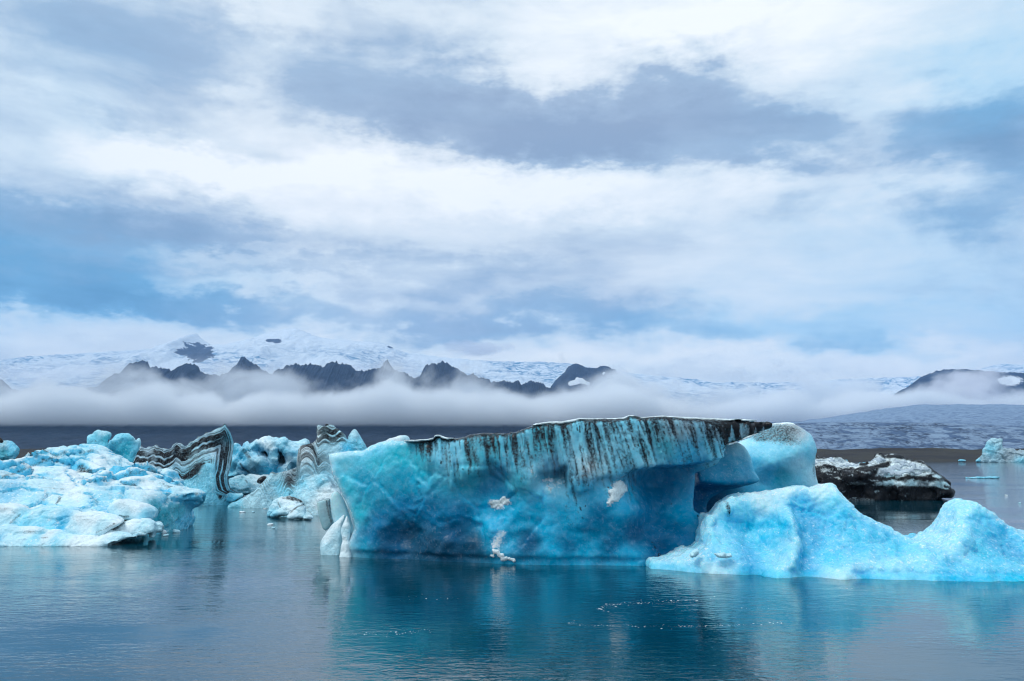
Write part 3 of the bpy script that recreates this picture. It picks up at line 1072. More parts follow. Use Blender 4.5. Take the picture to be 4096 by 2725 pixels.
    reach = np.interp(U, [1560, 1700, 1800, 2000, 2150, 2300, 2500, 2700, 2900, 3100], [.15, 1.1, 1.9, 1.9, 2.4, 3.3, 3.0, 2.0, 1.4, 0.9])
    s2 = fbm(np.stack([q / 9.0, V / 160, 0 * q], 1), 1, 3, 0.6, seed=5)
    s3 = fbm(np.stack([U / 90.0, 0 * q, 0 * q], 1), 1, 2, 0.5, seed=8)
    sm_ = s1 + 0.45 * s2
    sm_ = 0.8 * s1 + 0.9 * s2
    dirt = sstep(sm_, -0.42, 0.34) * sstep(below / (reach * (1 + 0.6 * s3 + 0.5 * s2)), 1.25, 0.2) * 0.98
    dirt = np.maximum(dirt, 0.95 * sstep(below, 0.30 + 0.35 * sm_, 0.06) * sstep(U, 1560, 1640))
    dirt = dirt * sstep(U, 1570, 1700) + 0.35 * sstep(below, 0.35, 0.1) * sstep(U, 2880, 2960)
    dirt = np.where(n[:, 1] > 0.4, dirt * 0.5, dirt)
    stain = 0.6 * sstep(below / reach, 1.25, 0.2) * sstep(U, 1620, 1780) * (0.55 + 0.45 * sstep(s2, -0.3, 0.3))
    T = T * (1 - stain[:, None]) + np.array((0.17, 0.31, 0.40)) * stain[:, None]
    pale = sstep(s1, 0.02, -0.34) * sstep(below / reach, 1.2, 0.6) * sstep(U, 1650, 1750)
    T = T * (1 - 0.35 * pale[:, None]) + np.array(Cy) * 0.35 * pale[:, None]
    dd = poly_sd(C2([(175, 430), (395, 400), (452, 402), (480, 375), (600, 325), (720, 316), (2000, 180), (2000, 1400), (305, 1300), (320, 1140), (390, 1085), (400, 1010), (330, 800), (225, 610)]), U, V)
    frost_glow = 0.75 * sstep(dd, -30, 3) * sstep(U, 1720, 1600)  # pale left rim: bubbly ice plus light through thin edges painted in
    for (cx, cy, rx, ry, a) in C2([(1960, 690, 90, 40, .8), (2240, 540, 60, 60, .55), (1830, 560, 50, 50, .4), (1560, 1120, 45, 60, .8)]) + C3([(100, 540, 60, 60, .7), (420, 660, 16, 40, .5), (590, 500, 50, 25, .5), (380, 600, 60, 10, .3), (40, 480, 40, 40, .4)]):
        frost_glow = frost_glow + 0.5 * a * np.exp(-(((U - cx) / (rx * .51)) ** 2 + ((V - cy) / (ry * .51)) ** 2))
    inner = sstep(v[:, 2], 0.3, 0.9) * sstep(below, 0.5, 1.3) * sstep(n[:, 1], -0.3, -0.7) * sstep(dd, -15, -60)
    pl, ed, f1 = facet(v + 0.25 * np.stack([fbm(v, 0.7, 3, seed=q_) for q_ in (1, 2, 3)], 1), 2.3, 1)
    _, _, f1b = facet(v * np.array([1, 1, 1.5]), 0.62, 2)
    lowr = sstep(V, 1960, 2080)
    v = v - n * (inner * (0.13 * pl + 0.05 * sstep(ed, 0.06, 0.0) + (0.02 + 0.10 * lowr) * (0.45 - f1b ** 2)))[:, None]
    T = T * (1 + 0.25 * inner * sstep(ed, 0.07, 0.0))[:, None]
    patch = np.zeros(len(v))
    for pp, a_ in ((C2([(1480, 815), (1530, 795), (1560, 800), (1600, 782), (1632, 805), (1590, 830), (1570, 852), (1510, 852), (1515, 830)]), 1), (C2([(1500, 1130), (1530, 1070), (1570, 1028), (1610, 1040), (1585, 1100), (1560, 1160), (1510, 1170)]), .75),
                   (C3([(262, 825), (280, 760), (275, 720), (310, 690), (300, 660), (345, 640), (390, 665), (412, 690), (395, 730), (350, 770), (310, 795)]), 1), (C2([(1895, 632), (1930, 620), (1975, 622), (1992, 638), (1950, 640), (1915, 640)]), 1), (C2([(1920, 680), (2000, 640), (2060, 600), (2080, 560), (2085, 640), (2040, 700), (1960, 720)]), .5),
                   (C3([(60, 560), (100, 500), (150, 450), (160, 520), (130, 590), (80, 610)]), .55), (C2([(1790, 560), (1830, 520), (1860, 560), (1880, 620), (1820, 640)]), .4), (C3([(560, 500), (590, 460), (620, 510), (590, 530)]), .4)):
        patch = np.maximum(patch, a_ * sstep(poly_sd(pp, U, V), 26, -14))
    v = v + n * (0.06 * patch)[:, None]
    body = make_mesh('ice_body', v, qd, ICE_NEAR, True, {'tint': T, 'dirt': dirt, 'frost_glow': frost_glow, 'patch': patch})
    root = empty('iceberg', (1.0, 34.5, 0.0))
    tag(root, 'large flat-topped blue iceberg with black dirt streaks under its rim and an overhanging prow', 'iceberg')
    center(body, root.location)
    adopt(root, body)
    tn = 1.1 * fbm(v, 2.2, 4, 0.65, seed=6)
    nn_ = normals_of(v, qd)
    for (cx, cy, r_, lab) in C2([(1555, 820, 110, 'white splash-shaped patch in the middle of the face'), (1555, 1100, 110, 'tall white patch low on the face')]) + C3([(335, 730, 120, 'white lump hanging beside the deep blue hollow')]):
        near = np.hypot(U - cx, V - cy) < r_ * .55
        crust('snow_patch', v, qd, nn_, np.where(near, patch - 0.45 + tn * 0.75, -1.0), 0.03, SNOW, Wt, root, lab)
    # snow lying on the rim
    edge = [p for p in out if p[1] < 1790 and p[0] > 1590]
    capp = []
    thick = lambda u: np.interp(u, [1590, 1800, 1830, 2120, 2150, 2300, 2360, 2900, 2960, 3010, 3060], [4, 5, -2, -2, 7, 8, 4, 9, 2, 8, 0])
    for p in edge:
        capp.append((p[0], p[1] - 0.5 * thick(p[0]) - 1))
    for p in reversed(edge):
        capp.append((p[0], p[1] + 0.75 * thick(p[0]) + 0.3))
    g2 = Grid(at(1580, 1700, 34)[0], at(3080, 1700, 32.4)[0], 32.0, 36.5, 4.0, 6.7, 0.055)
    dc = g2.poly(capp, D)
    b2 = np.interp(g2.x, xw, yw)[:, None, None]
    fc = smax(dc, np.abs(g2.Y - b2 - 2.1) - 1.8, 0.15)
    v2, q2 = g2.mesh(fc)
    v2 = v2 + 0.02 * fbm(v2, 6, 2)[:, None]
    sn = make_mesh('snow_cap', v2, q2, SNOW, True, {'tint': np.tile(Wt, (len(v2), 1))})
    sn['label'] = 'thin white snow lying along the dark rim'
    center(sn, root.location)
    adopt(root, sn)
    # lumps of white ice stuck to the face
    for (pts, off, lab) in (
            (C2([(1497, 1228), (1512, 1195), (1525, 1185), (1545, 1192), (1580, 1215), (1600, 1235), (1640, 1237), (1682, 1255), (1640, 1262), (1580, 1260), (1545, 1215), (1520, 1225), (1508, 1238)]), 0.12, 'small white ice scraps just above the water'),):
        cu = np.mean([p[0] for p in pts])
        dw = D(cu)
        x0, zt = at(min(p[0] for p in pts) - 12, min(p[1] for p in pts) - 12, dw)
        x1, zb = at(max(p[0] for p in pts) + 12, max(p[1] for p in pts) + 12, dw)
        # sit on the surface of the body
        near = v[(np.abs(v[:, 0] - (x0 + x1) / 2) < 0.25) & (np.abs(v[:, 2] - (zt + zb) / 2) < 0.25) & (n[:, 1] < 0)]
        ys = np.mean(near[:, 1]) if len(near) else dw
        k = 0.025
        gp = Grid(x0, x1, ys - 0.4, ys + 0.6, zb, zt, k)
        dp = gp.poly(pts, dw)
        pn = fbm(np.stack([gp.X2.ravel(), gp.Z2.ravel(), 0 * gp.X2.ravel()], 1), 4.0, 4, 0.6).reshape(gp.X2.shape)[:, None, :]
        fp = np.sqrt((np.clip(dp + 0.10 + 0.22 * pn, 0, None)) ** 2 + ((gp.Y - ys - 0.03) * 1.3) ** 2) - 0.10
        vv, qq = gp.mesh(fp)
        # press each vertex column on to the face
        sel = v[(v[:, 0] > x0 - .3) & (v[:, 0] < x1 + .3) & (v[:, 2] > zb - .3) & (v[:, 2] < zt + .3) & (n[:, 1] < 0)]
        if len(sel):
            for i0 in range(0, len(vv), 2000):
                c = vv[i0:i0 + 2000]
                w = 1 / (((c[:, None, 0] - sel[None, :, 0]) ** 2 + (c[:, None, 2] - sel[None, :, 2]) ** 2) + 0.004) ** 2
                yy = (w * sel[None, :, 1]).sum(1) / w.sum(1)
                vv[i0:i0 + 2000, 1] += yy - ys - 0.02
        nn = normals_of(vv, qq)
        vv = vv + nn * (0.05 * fbm(vv, 6.5, 4, 0.6, ridged=True))[:, None]
        pt = make_mesh('snow_patch', vv, qq, SNOW, True, {'tint': np.tile(Wt, (len(vv), 1))})
        pt['label'] = lab
        center(pt, root.location)
        adopt(root, pt)


build_main()


# ------------------------------------------------------------------ generic wedge-shaped berg from an outline
def berg(outline, D, T, h, k=0.4, lean=0.0, rel=None, amp=0.1, nscale=1.0, extra=None, zmin=-0.6, ridged=0.0, tfall=0.0, pad=0.5, relax_n=1, ridges=(), block=None):
    """solid with the given outline; its front leans back by LEAN and carries the relief REL (metres, + = towards the eye)"""
    P_ = np.array([at(p[0], p[1], D(p[0]) if callable(D) else D) for p in outline])
    D0 = D(np.mean([p[0] for p in outline])) if callable(D) else D
    H = P_[:, 1].max()
    x0, x1, z1 = P_[:, 0].min() - pad, P_[:, 0].max() + pad, H + pad
    rmax = max([r[2] for r in rel], default=0) if rel else 0
    g = Grid(x0, x1, D0 - T - abs(lean) * H - rmax - pad - 1, D0 + T + abs(lean) * H + pad + 1, zmin - 2 * h, z1, h)
    d2 = g.poly(outline, D)
    if callable(D):
        us = np.linspace(min(p[0] for p in outline), max(p[0] for p in outline), 40)
        bx = np.array([at(u, 1832, D(u))[0] for u in us])
        by = np.array([D(u) for u in us])
        base = np.interp(g.x, bx, by)[:, None]
    else:
        base = np.full((len(g.x), 1), float(D))
    yf = base - T + lean * g.Z2
    if rel:
        U, V = uv_of(g.X2, base + 0 * g.Z2, g.Z2)
        yf = yf - idw(rel, U, V, 3.0, 14)
        for pts, a, w in ridges:
            wv = fbm(np.stack([g.X2.ravel(), g.Z2.ravel(), 0 * g.X2.ravel()], 1), 0.9, 4, 0.6).reshape(g.X2.shape)
            yf = yf - a * (1 + 1.2 * wv) * np.exp(-(line_d(pts, U + 45 * wv, V - 35 * wv) / w) ** 2)
        if ridges:
            yf = yf + 0.10 * sstep(g.Z2, 0.30, 0.18)      # notch cut by the waves
    yb = base + T - tfall * g.Z2
    f = smax(d2, yf[:, None, :] - g.Y, k)
    f = smax(f, g.Y - yb[:, None, :], k)
    f = smax(f, zmin - g.Z, 0.1)
    if extra:
        f = extra(g, f)
    v, q = g.mesh(f)
    v = relax(v, q, relax_n, 0.4)
    n = normals_of(v, q)
    d = fbm(v, 0.9 * nscale, 4, 0.5) * amp
    if block:
        pl, ed, _ = facet(v, block[0], 7)
        d = d + block[1] * (pl - 0.4 * sstep(ed, 0.12, 0.0))
    if ridged:
        d = d + (fbm(v, 0.7 * nscale, 4, 0.5, ridged=True, seed=3) - 0.2) * ridged
    v = v + n * d[:, None]
    n = normals_of(v, q)
    yy = np.interp(v[:, 0], g.x, base[:, 0])
    U, V = uv_of(v[:, 0], yy, v[:, 2])
    return v, q, n, U, V


def below_of(poly, D, v):
    P_ = np.array([at(p[0], p[1], D) for p in poly])
    o = np.argsort(P_[:, 0])
    return np.interp(v[:, 0], P_[o, 0], P_[o, 1]) - v[:, 2]


def bedded(label, cat, outline):
    pass


# ------------------------------------------------------------------ rounded berg behind the overhang
def build_rounded():
    D = 39.0
    big = C3([(1300, 330), (1400, 285), (1450, 250), (1530, 208), (1580, 186), (1650, 178), (1720, 182), (1800, 218), (1880, 262), (1910, 330), (1916, 400), (1896, 440), (1894, 520),
              (1910, 620), (1935, 700), (1950, 800), (1960, 1250), (960, 1250), (960, 900), (960, 640), (1100, 500), (1100, 400)])
    nose = C3([(790, 420), (1000, 390), (1212, 340), (1300, 325), (1360, 370), (1390, 450), (1396, 560), (1425, 628), (1395, 655), (1310, 688), (1220, 715), (1150, 745), (1100, 775), (1070, 810), (1062, 860),
               (1080, 905), (1120, 960), (1100, 1250), (790, 1250)])
    lip = C3([(780, 585), (880, 600), (940, 625), (1100, 648), (1300, 648), (1425, 632), (1500, 622)])

    def extra(g, f):
        d = g.poly(nose, 36.6)
        U, V = uv_of(g.X2, 36.6 + 0 * g.Z2, g.Z2)
        ab = (np.interp(U, [p[0] for p in lip], [p[1] for p in lip]) - V) * 36.6 / F
        # the nose is a lip with a hollow underneath
        yn = 35.9 + 0.55 * np.clip(ab, 0, None) + 1.35 * sstep(-ab, -0.05, 0.45)
        fn = smax(d, np.maximum(yn[:, None, :] - g.Y, g.Y - 39.5), 0.28)
        f = smin(f, fn, 0.3)
        return f

    rel = C3([(1500, 300, -.5), (1500, 500, 0), (1550, 580, -.5), (1700, 400, .2), (1700, 620, -.4), (1850, 500, -.3), (1400, 500, -.4), (1450, 650, -.8)])
    v, q, n, U, V = berg(big, D, 1.6, 0.075, 0.9, 0.22, rel, 0.10, 0.9, extra)
    tint = C3([(1300, 340) + Wb, (1380, 420) + Cy, (1350, 500) + Az, (1000, 600) + Az, (1200, 560) + Az, (1380, 560) + Cy, (1410, 620) + Cy, (1000, 680) + Bl, (1200, 660) + Bl, (950, 720) + Db, (1000, 820) + Bl, (900, 900) + Bl, (1250, 720) + Tq2, (1150, 800) + Db, (1120, 850) + Dk, (1090, 900) + Dk,  # hole under the lip tinted dark, its shade put into the colour
               (1450, 350) + Cy, (1480, 480) + Cy, (1500, 600) + Az, (1600, 600) + Tq, (1400, 720) + Az, (1700, 500) + Wb, (1800, 400) + Cy, (1850, 600) + Wb, (1600, 420) + Cy, (1700, 660) + Cy, (1750, 250) + Gy, (1880, 330) + Cy])
    T = idw(tint, U, V, 3.2, 22)
    dirt = np.zeros(len(v))
    for (cx, cy, rx, ry, a) in C3([(1550, 270, 110, 55, .95), (1450, 300, 60, 30, .6), (1660, 320, 90, 50, .5), (1700, 230, 110, 45, .45), (1860, 530, 18, 60, .5), (1800, 420, 60, 120, .16), (1870, 600, 25, 100, .22), (1600, 220, 120, 30, .5)]):
        dirt += a * np.exp(-(((U - cx) / (rx * .51)) ** 2 + ((V - cy) / (ry * .51)) ** 2))
    dirt = np.clip(dirt, 0, 0.72)
    frost_glow = 0.25 * sstep(V, 1800, 1700) + 0.25 * sstep(n[:, 2], 0.2, 0.8)
    body = make_mesh('ice_body', v, q, ICE_NEAR, True, {'tint': T, 'dirt': dirt, 'frost_glow': frost_glow})
    root = empty('rounded_iceberg', (8, D, 0))
    center(body, root.location)
    adopt(root, body)
    cm = sstep(n[:, 2], 0.55, 0.9) * sstep(V, 1704, 1694) * (U > 3085) * (U < 3215) + 0.5 * fbm(v, 2.0, 3)
    crust('snow_cap', v, q, n, cm - 0.5, 0.10, SNOW, Wt, root, 'thin snow along the crest', 1)
    tag(root, 'smooth rounded pale blue iceberg with brown grit on top, behind the streaked prow', 'iceberg')


build_rounded()


# ------------------------------------------------------------------ bright berg in front, lower right
def build_front():
    D = lin([2600, 2900, 3300, 3700, 4300], [33.3, 32.9, 32.2, 31.6, 31.4])
    top = C4([(12, 962, 31.8), (30, 940, 31.8), (75, 938, 31.9), (120, 930, 32), (160, 915, 32), (200, 900, 32.2), (232, 876, 32.4), (260, 858), (310, 820), (325, 780), (335, 740), (345, 690), (355, 650), (375, 655), (396, 650), (420, 618), (440, 590), (452, 572), (500, 552), (550, 540), (600, 530), (700, 517), (750, 502), (790, 496), (840, 492), (900, 480), (950, 473), (990, 468),
              (1035, 481), (1050, 474), (1110, 465), (1165, 467), (1180, 500), (1220, 552), (1260, 612), (1310, 655), (1400, 690), (1480, 722), (1560, 772), (1640, 812), (1710, 832), (1760, 800), (1830, 745), (1880, 690), (1905, 640), (1930, 600), (1965, 580),
              (2000, 566), (2035, 572), (2070, 590), (2110, 622), (2180, 680), (2240, 722), (2300, 757), (2357, 790), (2450, 840), (2600, 980)])
    outl = top + C4([(2620, 1150), (1600, 1150), (900, 1120), (10, 1060, 31.8)])
    rear = C4([(1400, 875), (1480, 812), (1540, 792), (1620, 782), (1700, 782), (1790, 774), (1850, 815), (1900, 960), (1900, 1000), (1300, 1000)])
    rear2 = C4([(2180, 820), (2250, 770), (2300, 745), (2357, 735), (2450, 745), (2550, 820), (2600, 960), (2180, 960)])

    def extra(g, f):
        for r in (rear, rear2):
            f = smin(f, smax(g.poly(r, 35.0), np.abs(g.Y - 35.0) - 1.2, 0.5), 0.25)
        return f

    # ridges run down the face towards the water
    rel = C4([(30, 970, .5), (150, 950, 1.0), (280, 930, 1.3), (300, 850, .6), (400, 680, -.2), (450, 620, .2), (420, 800, .5), (480, 920, 1.5), (560, 760, -.25), (650, 700, -.3), (700, 850, .35), (760, 720, .1), (820, 680, .45), (810, 780, .8), (740, 870, 1.3), (640, 960, 1.8),
              (560, 980, 1.5), (850, 900, 1.0), (900, 620, -.25), (980, 640, -.35), (1000, 780, .1), (1080, 830, .7), (1000, 930, 1.3), (900, 990, 1.7), (1120, 550, .1), (1180, 640, .25), (1250, 760, .4), (1150, 900, 1.1), (1000, 970, 1.9), (1300, 920, 1.1), (1450, 780, 0), (1500, 870, .5), (1400, 950, 1.6), (1550, 900, 1.3),
              (1600, 850, .7), (1250, 980, 1.9), (1750, 850, .9), (1650, 960, 1.7), (1850, 800, .7), (1900, 700, .3), (2000, 620, 0), (2050, 750, .2), (1950, 850, .8), (2000, 950, 1.5), (2150, 800, .1), (2250, 900, .7), (2300, 1000, 1.3), (1700, 1010, 2.0), (2100, 1000, 1.7), (1900, 1000, 1.9)])
    RELR = [(C4([(820, 640), (832, 700), (800, 800), (740, 870), (680, 930), (610, 978)]), .42, 30), (C4([(950, 1000), (1010, 945), (1080, 915), (1200, 900), (1330, 905), (1500, 893), (1640, 862), (1720, 832), (1830, 748)]), .30, 34), (C4([(355, 655), (335, 760), (300, 850), (240, 910)]), .25, 26)]
    v, q, n, U, V = berg(outl, D, 1.1, 0.065, 0.3, 0.28, rel, 0.09, 1.4, extra, ridged=0.10, ridges=RELR)
    pl, ed, _ = facet(v + 0.2 * np.stack([fbm(v, 0.9, 3, seed=q_) for q_ in (1, 2, 3)], 1), 0.85, 9)
    _, _, f1b = facet(v, 0.33, 10)
    v = v + n * (fbm(v, 5.0, 3, 0.6, ridged=True, seed=4) * 0.03 + (0.07 * pl - 0.03 * sstep(ed, 0.1, 0.0) + 0.028 * (f1b ** 2 - 0.3) * sstep(v[:, 2], 2.4, 0.8)) * sstep(v[:, 2], 0.25, 0.5))[:, None]
    RIDGES = [(C4([(820, 640), (832, 700), (800, 800), (740, 870), (680, 930), (610, 978)]), 1.0), (C4([(950, 1000), (1010, 945), (1080, 915), (1200, 900), (1330, 905), (1500, 893), (1640, 862), (1720, 832), (1830, 748)]), 1.0), (C4([(1200, 985), (1330, 955), (1480, 940), (1600, 900)]), .6),
              (C4([(355, 655), (335, 760), (300, 850), (240, 910), (120, 955)]), .8), (C4([(460, 900), (420, 950), (380, 970)]), .5), (C4([(1680, 1000), (1750, 940), (1830, 860), (1900, 720)]), .6), (C4([(1180, 560), (1260, 680), (1400, 760), (1560, 830)]), .4), (C4([(1010, 770), (1060, 850), (1040, 920)]), .4)]
    Wt = (0.50, 0.83, 0.95)
    Wb = (0.20, 0.69, 0.92)
    W2 = (0.18, 0.71, 0.94)
    Sk = (0.025, 0.58, 0.86)
    Az = (0.006, 0.42, 0.74)
    Cy = (0.07, 0.59, 0.88)
    tint = C4([(60, 960) + Wb, (200, 930) + Wb, (300, 940) + Wt, (300, 850) + Cy, (360, 700) + Wb, (380, 800) + W2, (450, 600) + W2, (480, 700) + Cy, (560, 620) + W2, (600, 720) + Sk, (640, 800) + Sk, (540, 860) + Az, (700, 560) + Wt, (760, 720) + Sk, (820, 700) + Cy, (800, 800) + Wb, (700, 900) + Wb, (650, 970) + W2,
               (850, 880) + Az, (860, 500) + Wt, (900, 560) + Cy, (930, 640) + Az, (980, 700) + Az, (950, 800) + Az, (1080, 500) + Wt, (1120, 560) + W2, (1180, 640) + Cy, (1220, 760) + Sk, (1100, 760) + Cy, (1000, 880) + Sk, (1300, 720) + Cy, (1400, 740) + Cy, (1450, 830) + Sk, (1500, 900) + Wb, (1250, 950) + Wb, (1000, 980) + Wt, (1350, 960) + Wb,
               (1650, 830) + Cy, (1750, 840) + Wb, (1700, 930) + Cy, (1900, 680) + Wb, (2000, 600) + W2, (2000, 700) + Cy, (2050, 800) + Az, (1950, 850) + Sk, (2150, 850) + Az, (2100, 950) + Sk, (2250, 800) + Cy, (2300, 950) + Az, (1900, 950) + Cy, (1200, 1020) + Az, (600, 1010) + Az, (1700, 1020) + Az, (2200, 1020) + Az])
    T = idw(tint, U, V, 3.2, 14)
    P_ = np.array([at(p[0], p[1], D(p[0])) for p in top])
    below = np.interp(v[:, 0], P_[:, 0], P_[:, 1]) - v[:, 2]
    frost_glow = 0.35 * sstep(below, 0.40, 0.0) + 0.25 * sstep(n[:, 2], 0.25, 0.75)
    for pts, a in RIDGES:
        dl = line_d(pts, U + 14 * fbm(v, 1.3, 3), V + 14 * fbm(v, 1.5, 3))
        frost_glow = np.maximum(frost_glow, 0.45 * a * sstep(dl, 36, 4))
    frost_glow = frost_glow + 0.18 * sstep(fbm(v, 0.9, 4, 0.6), 0.12, 0.4) * sstep(v[:, 2], 2.2, 0.6)
    frost_glow = frost_glow * sstep(v[:, 2], 0.12, 0.3)
    dirt = np.zeros(len(v))
    for (cx, cy, rx, ry) in C4([(462, 590, 8, 30), (470, 615, 6, 26)]):
        dirt += .6 * np.exp(-(((U - cx) / rx) ** 2 + ((V - cy) / ry) ** 2))
    body = make_mesh('ice_body', v, q, ICE_BRIGHT, True, {'tint': T, 'dirt': dirt, 'frost_glow': frost_glow})
    root = empty('low_iceberg', (11.5, 31.8, 0))
    tag(root, 'bright cyan iceberg with two humps, lying low in the water before the streaked one', 'iceberg')
    center(body, root.location)
    adopt(root, body)
    for (pts, lab) in ((C4([(258, 905), (262, 890), (285, 868), (302, 872), (304, 890), (285, 905), (268, 912)]), 'small white upright snow lump'),
                       (C4([(412, 892), (440, 895), (465, 885), (480, 897), (505, 893), (512, 908), (470, 915), (430, 910)]), 'small white flat snow lump')):
        cu = np.mean([p[0] for p in pts])
        cv = np.mean([p[1] for p in pts])
        dw = D(cu)
        xx, zz = at(cu, cv, dw)
        near = v[(np.abs(v[:, 0] - xx) < 0.2) & (np.abs(v[:, 2] - zz) < 0.15) & (n[:, 1] < 0)]
        ys = np.mean(near[:, 1]) if len(near) else dw - 2
        x0, zt = at(min(p[0] for p in pts) - 8, min(p[1] for p in pts) - 8, ys)
        x1, zb = at(max(p[0] for p in pts) + 8, max(p[1] for p in pts) + 8, ys)
        gp = Grid(x0, x1, ys - 0.4, ys + 0.5, zb, zt, 0.022)
        dp = gp.poly(pts, ys)
        fp = np.sqrt(np.clip(dp + 0.06, 0, None) ** 2 + ((gp.Y - ys - 0.03) * 0.6) ** 2) - 0.09
        vv, qq = gp.mesh(fp)
        nn = normals_of(vv, qq)
        vv = vv + nn * (0.03 * fbm(vv, 7, 3))[:, None]
        pt = make_mesh('snow_patch', vv, qq, SNOW, True, {'tint': np.tile(Wt, (len(vv), 1))})
        pt['label'] = lab
        center(pt, root.location)
        adopt(root, pt)


build_front()


# ------------------------------------------------------------------ black-banded berg on the right
def build_dark():
    D = 82.0
    top = C4([(985, 300), (1040, 285), (1060, 300), (1080, 288), (1105, 284), (1125, 292), (1150, 286), (1180, 298), (1205, 318), (1250, 325), (1290, 336), (1330, 332), (1360, 338), (1400, 325), (1425, 305), (1432, 276), (1455, 280), (1485, 292), (1510, 282), (1545, 280), (1575, 285), (1600, 298), (1650, 308), (1690, 322),
              (1730, 340), (1765, 362), (1785, 384), (1815, 400), (1845, 422), (1880, 462), (1902, 494), (1885, 522), (1850, 534), (1812, 540)])
    outl = top + C4([(1780, 556), (1600, 556), (1400, 558), (1240, 560), (1240, 620), (985, 620)])
    rel = C4([(1100, 310, -1.0), (1250, 345, -1.0), (1250, 390, .8), (1100, 360, .6), (1200, 450, .4), (1300, 420, .7), (1350, 380, .9), (1300, 480, -.6), (1500, 500, -.6), (1700, 500, -.4), (1450, 320, -.2), (1500, 300, -1.2), (1550, 350, -.4), (1450, 430, .9), (1600, 420, .7), (1750, 400, .6), (1850, 470, .5), (1600, 460, .8), (1400, 545, .2)])
    v, q, n, U, V = berg(outl, lambda u: D + 2.2, 2.4, 0.15, 0.6, 0.35, rel, 0.24, 0.5, None, ridged=0.4, block=(1.9, 0.35))
    white = 0.0
    Dkk = (0.022, 0.024, 0.030)
    tint = C4([(1100, 300) + Wt, (1200, 330) + Wt, (1300, 340) + Wt, (1450, 290) + Wt, (1500, 295) + Wt, (1600, 320) + Wt, (1700, 350) + Wt, (1600, 380) + Wt, (1500, 400) + Wb, (1450, 380) + Gy, (1700, 450) + Gy, (1650, 440) + Wb, (1850, 440) + Wb, (1350, 430) + Gy, (1300, 540) + Gy])
    T = idw(tint, U, V, 3, 14)
    nz = fbm(np.stack([v[:, 0] / 2.2, v[:, 1] / 3, v[:, 2] / 0.8], 1), 1, 5, 0.6)
    wp = [(C4([(985, 290), (1200, 280), (1300, 325), (1360, 330), (1430, 270), (1700, 315), (1780, 380), (1740, 400), (1620, 395), (1560, 410), (1420, 400), (1440, 330), (1500, 312), (1400, 345), (1300, 350), (1200, 345), (1120, 320), (1060, 345), (985, 340)]), 1.0),
          (C4([(1410, 430), (1560, 425), (1650, 425), (1770, 425), (1830, 410), (1890, 460), (1850, 455), (1760, 465), (1650, 455), (1560, 455), (1420, 450)]), 0.75),
          (C4([(1210, 430), (1300, 425), (1380, 440), (1330, 452), (1240, 445)]), 0.5), (C4([(1080, 355), (1160, 352), (1150, 368), (1090, 372)]), 0.45), (C4([(1235, 543), (1420, 540), (1420, 560), (1235, 560)]), 0.35), (C4([(1740, 395), (1800, 390), (1850, 420), (1800, 425)]), .7)]
    w = np.zeros(len(v))
    for p, a in wp:
        w = np.maximum(w, a * sstep(poly_sd(p, U, V) / 0.635 + 34 * nz, 9, -9))
    hole = poly_sd(C4([(1440, 330), (1480, 312), (1520, 315), (1500, 345), (1450, 350), (1400, 365), (1340, 350)]), U, V)
    w = w * (1 - 0.9 * sstep(hole + 6 * nz, 5, -3))
    nz2 = fbm(np.stack([v[:, 0] / 1.1, v[:, 1] / 1.4, v[:, 2] / 0.35 + 0.15 * v[:, 0]], 1), 1, 5, 0.65, seed=3)
    w = w * (0.45 + 0.55 * sstep(nz2, -0.30, 0.05))
    w = np.maximum(w, 0.62 * sstep(nz2, 0.16, 0.34) * sstep(n[:, 1], 0.2, -0.3))
    w = np.clip(w + 0.25 * sstep(nz, 0.2, 0.5), 0, 1)
    dirt = np.where(w > 0.02, 1.15 - 1.2 * w, 1.15)
    # white snow on top as a part of its own
    v = v + np.stack([(v[:, 1] - D - 2.2) * (v[:, 0].mean() / (D + 2.2)), 0 * v[:, 0], 0 * v[:, 0]], 1)
    body = make_mesh('ice_body', v, q, ICE_MID, True, {'tint': T, 'dirt': dirt, 'frost_glow': 0.3 * w})
    root = empty('dirty_iceberg', (28, D, 0))
    tag(root, 'black dirt-covered iceberg with patchy white snow on top, right of the rounded blue one', 'iceberg')
    center(body, root.location)
    adopt(root, body)
    crust('snow_cap', v, q, normals_of(v, q), np.where(v[:, 2] > 1.5, w - 0.72, -1) * 3, 0.12, SNOW, (0.44, 0.55, 0.64), root, 'patch of greyish white snow on the black back', 8, 14)


build_dark()


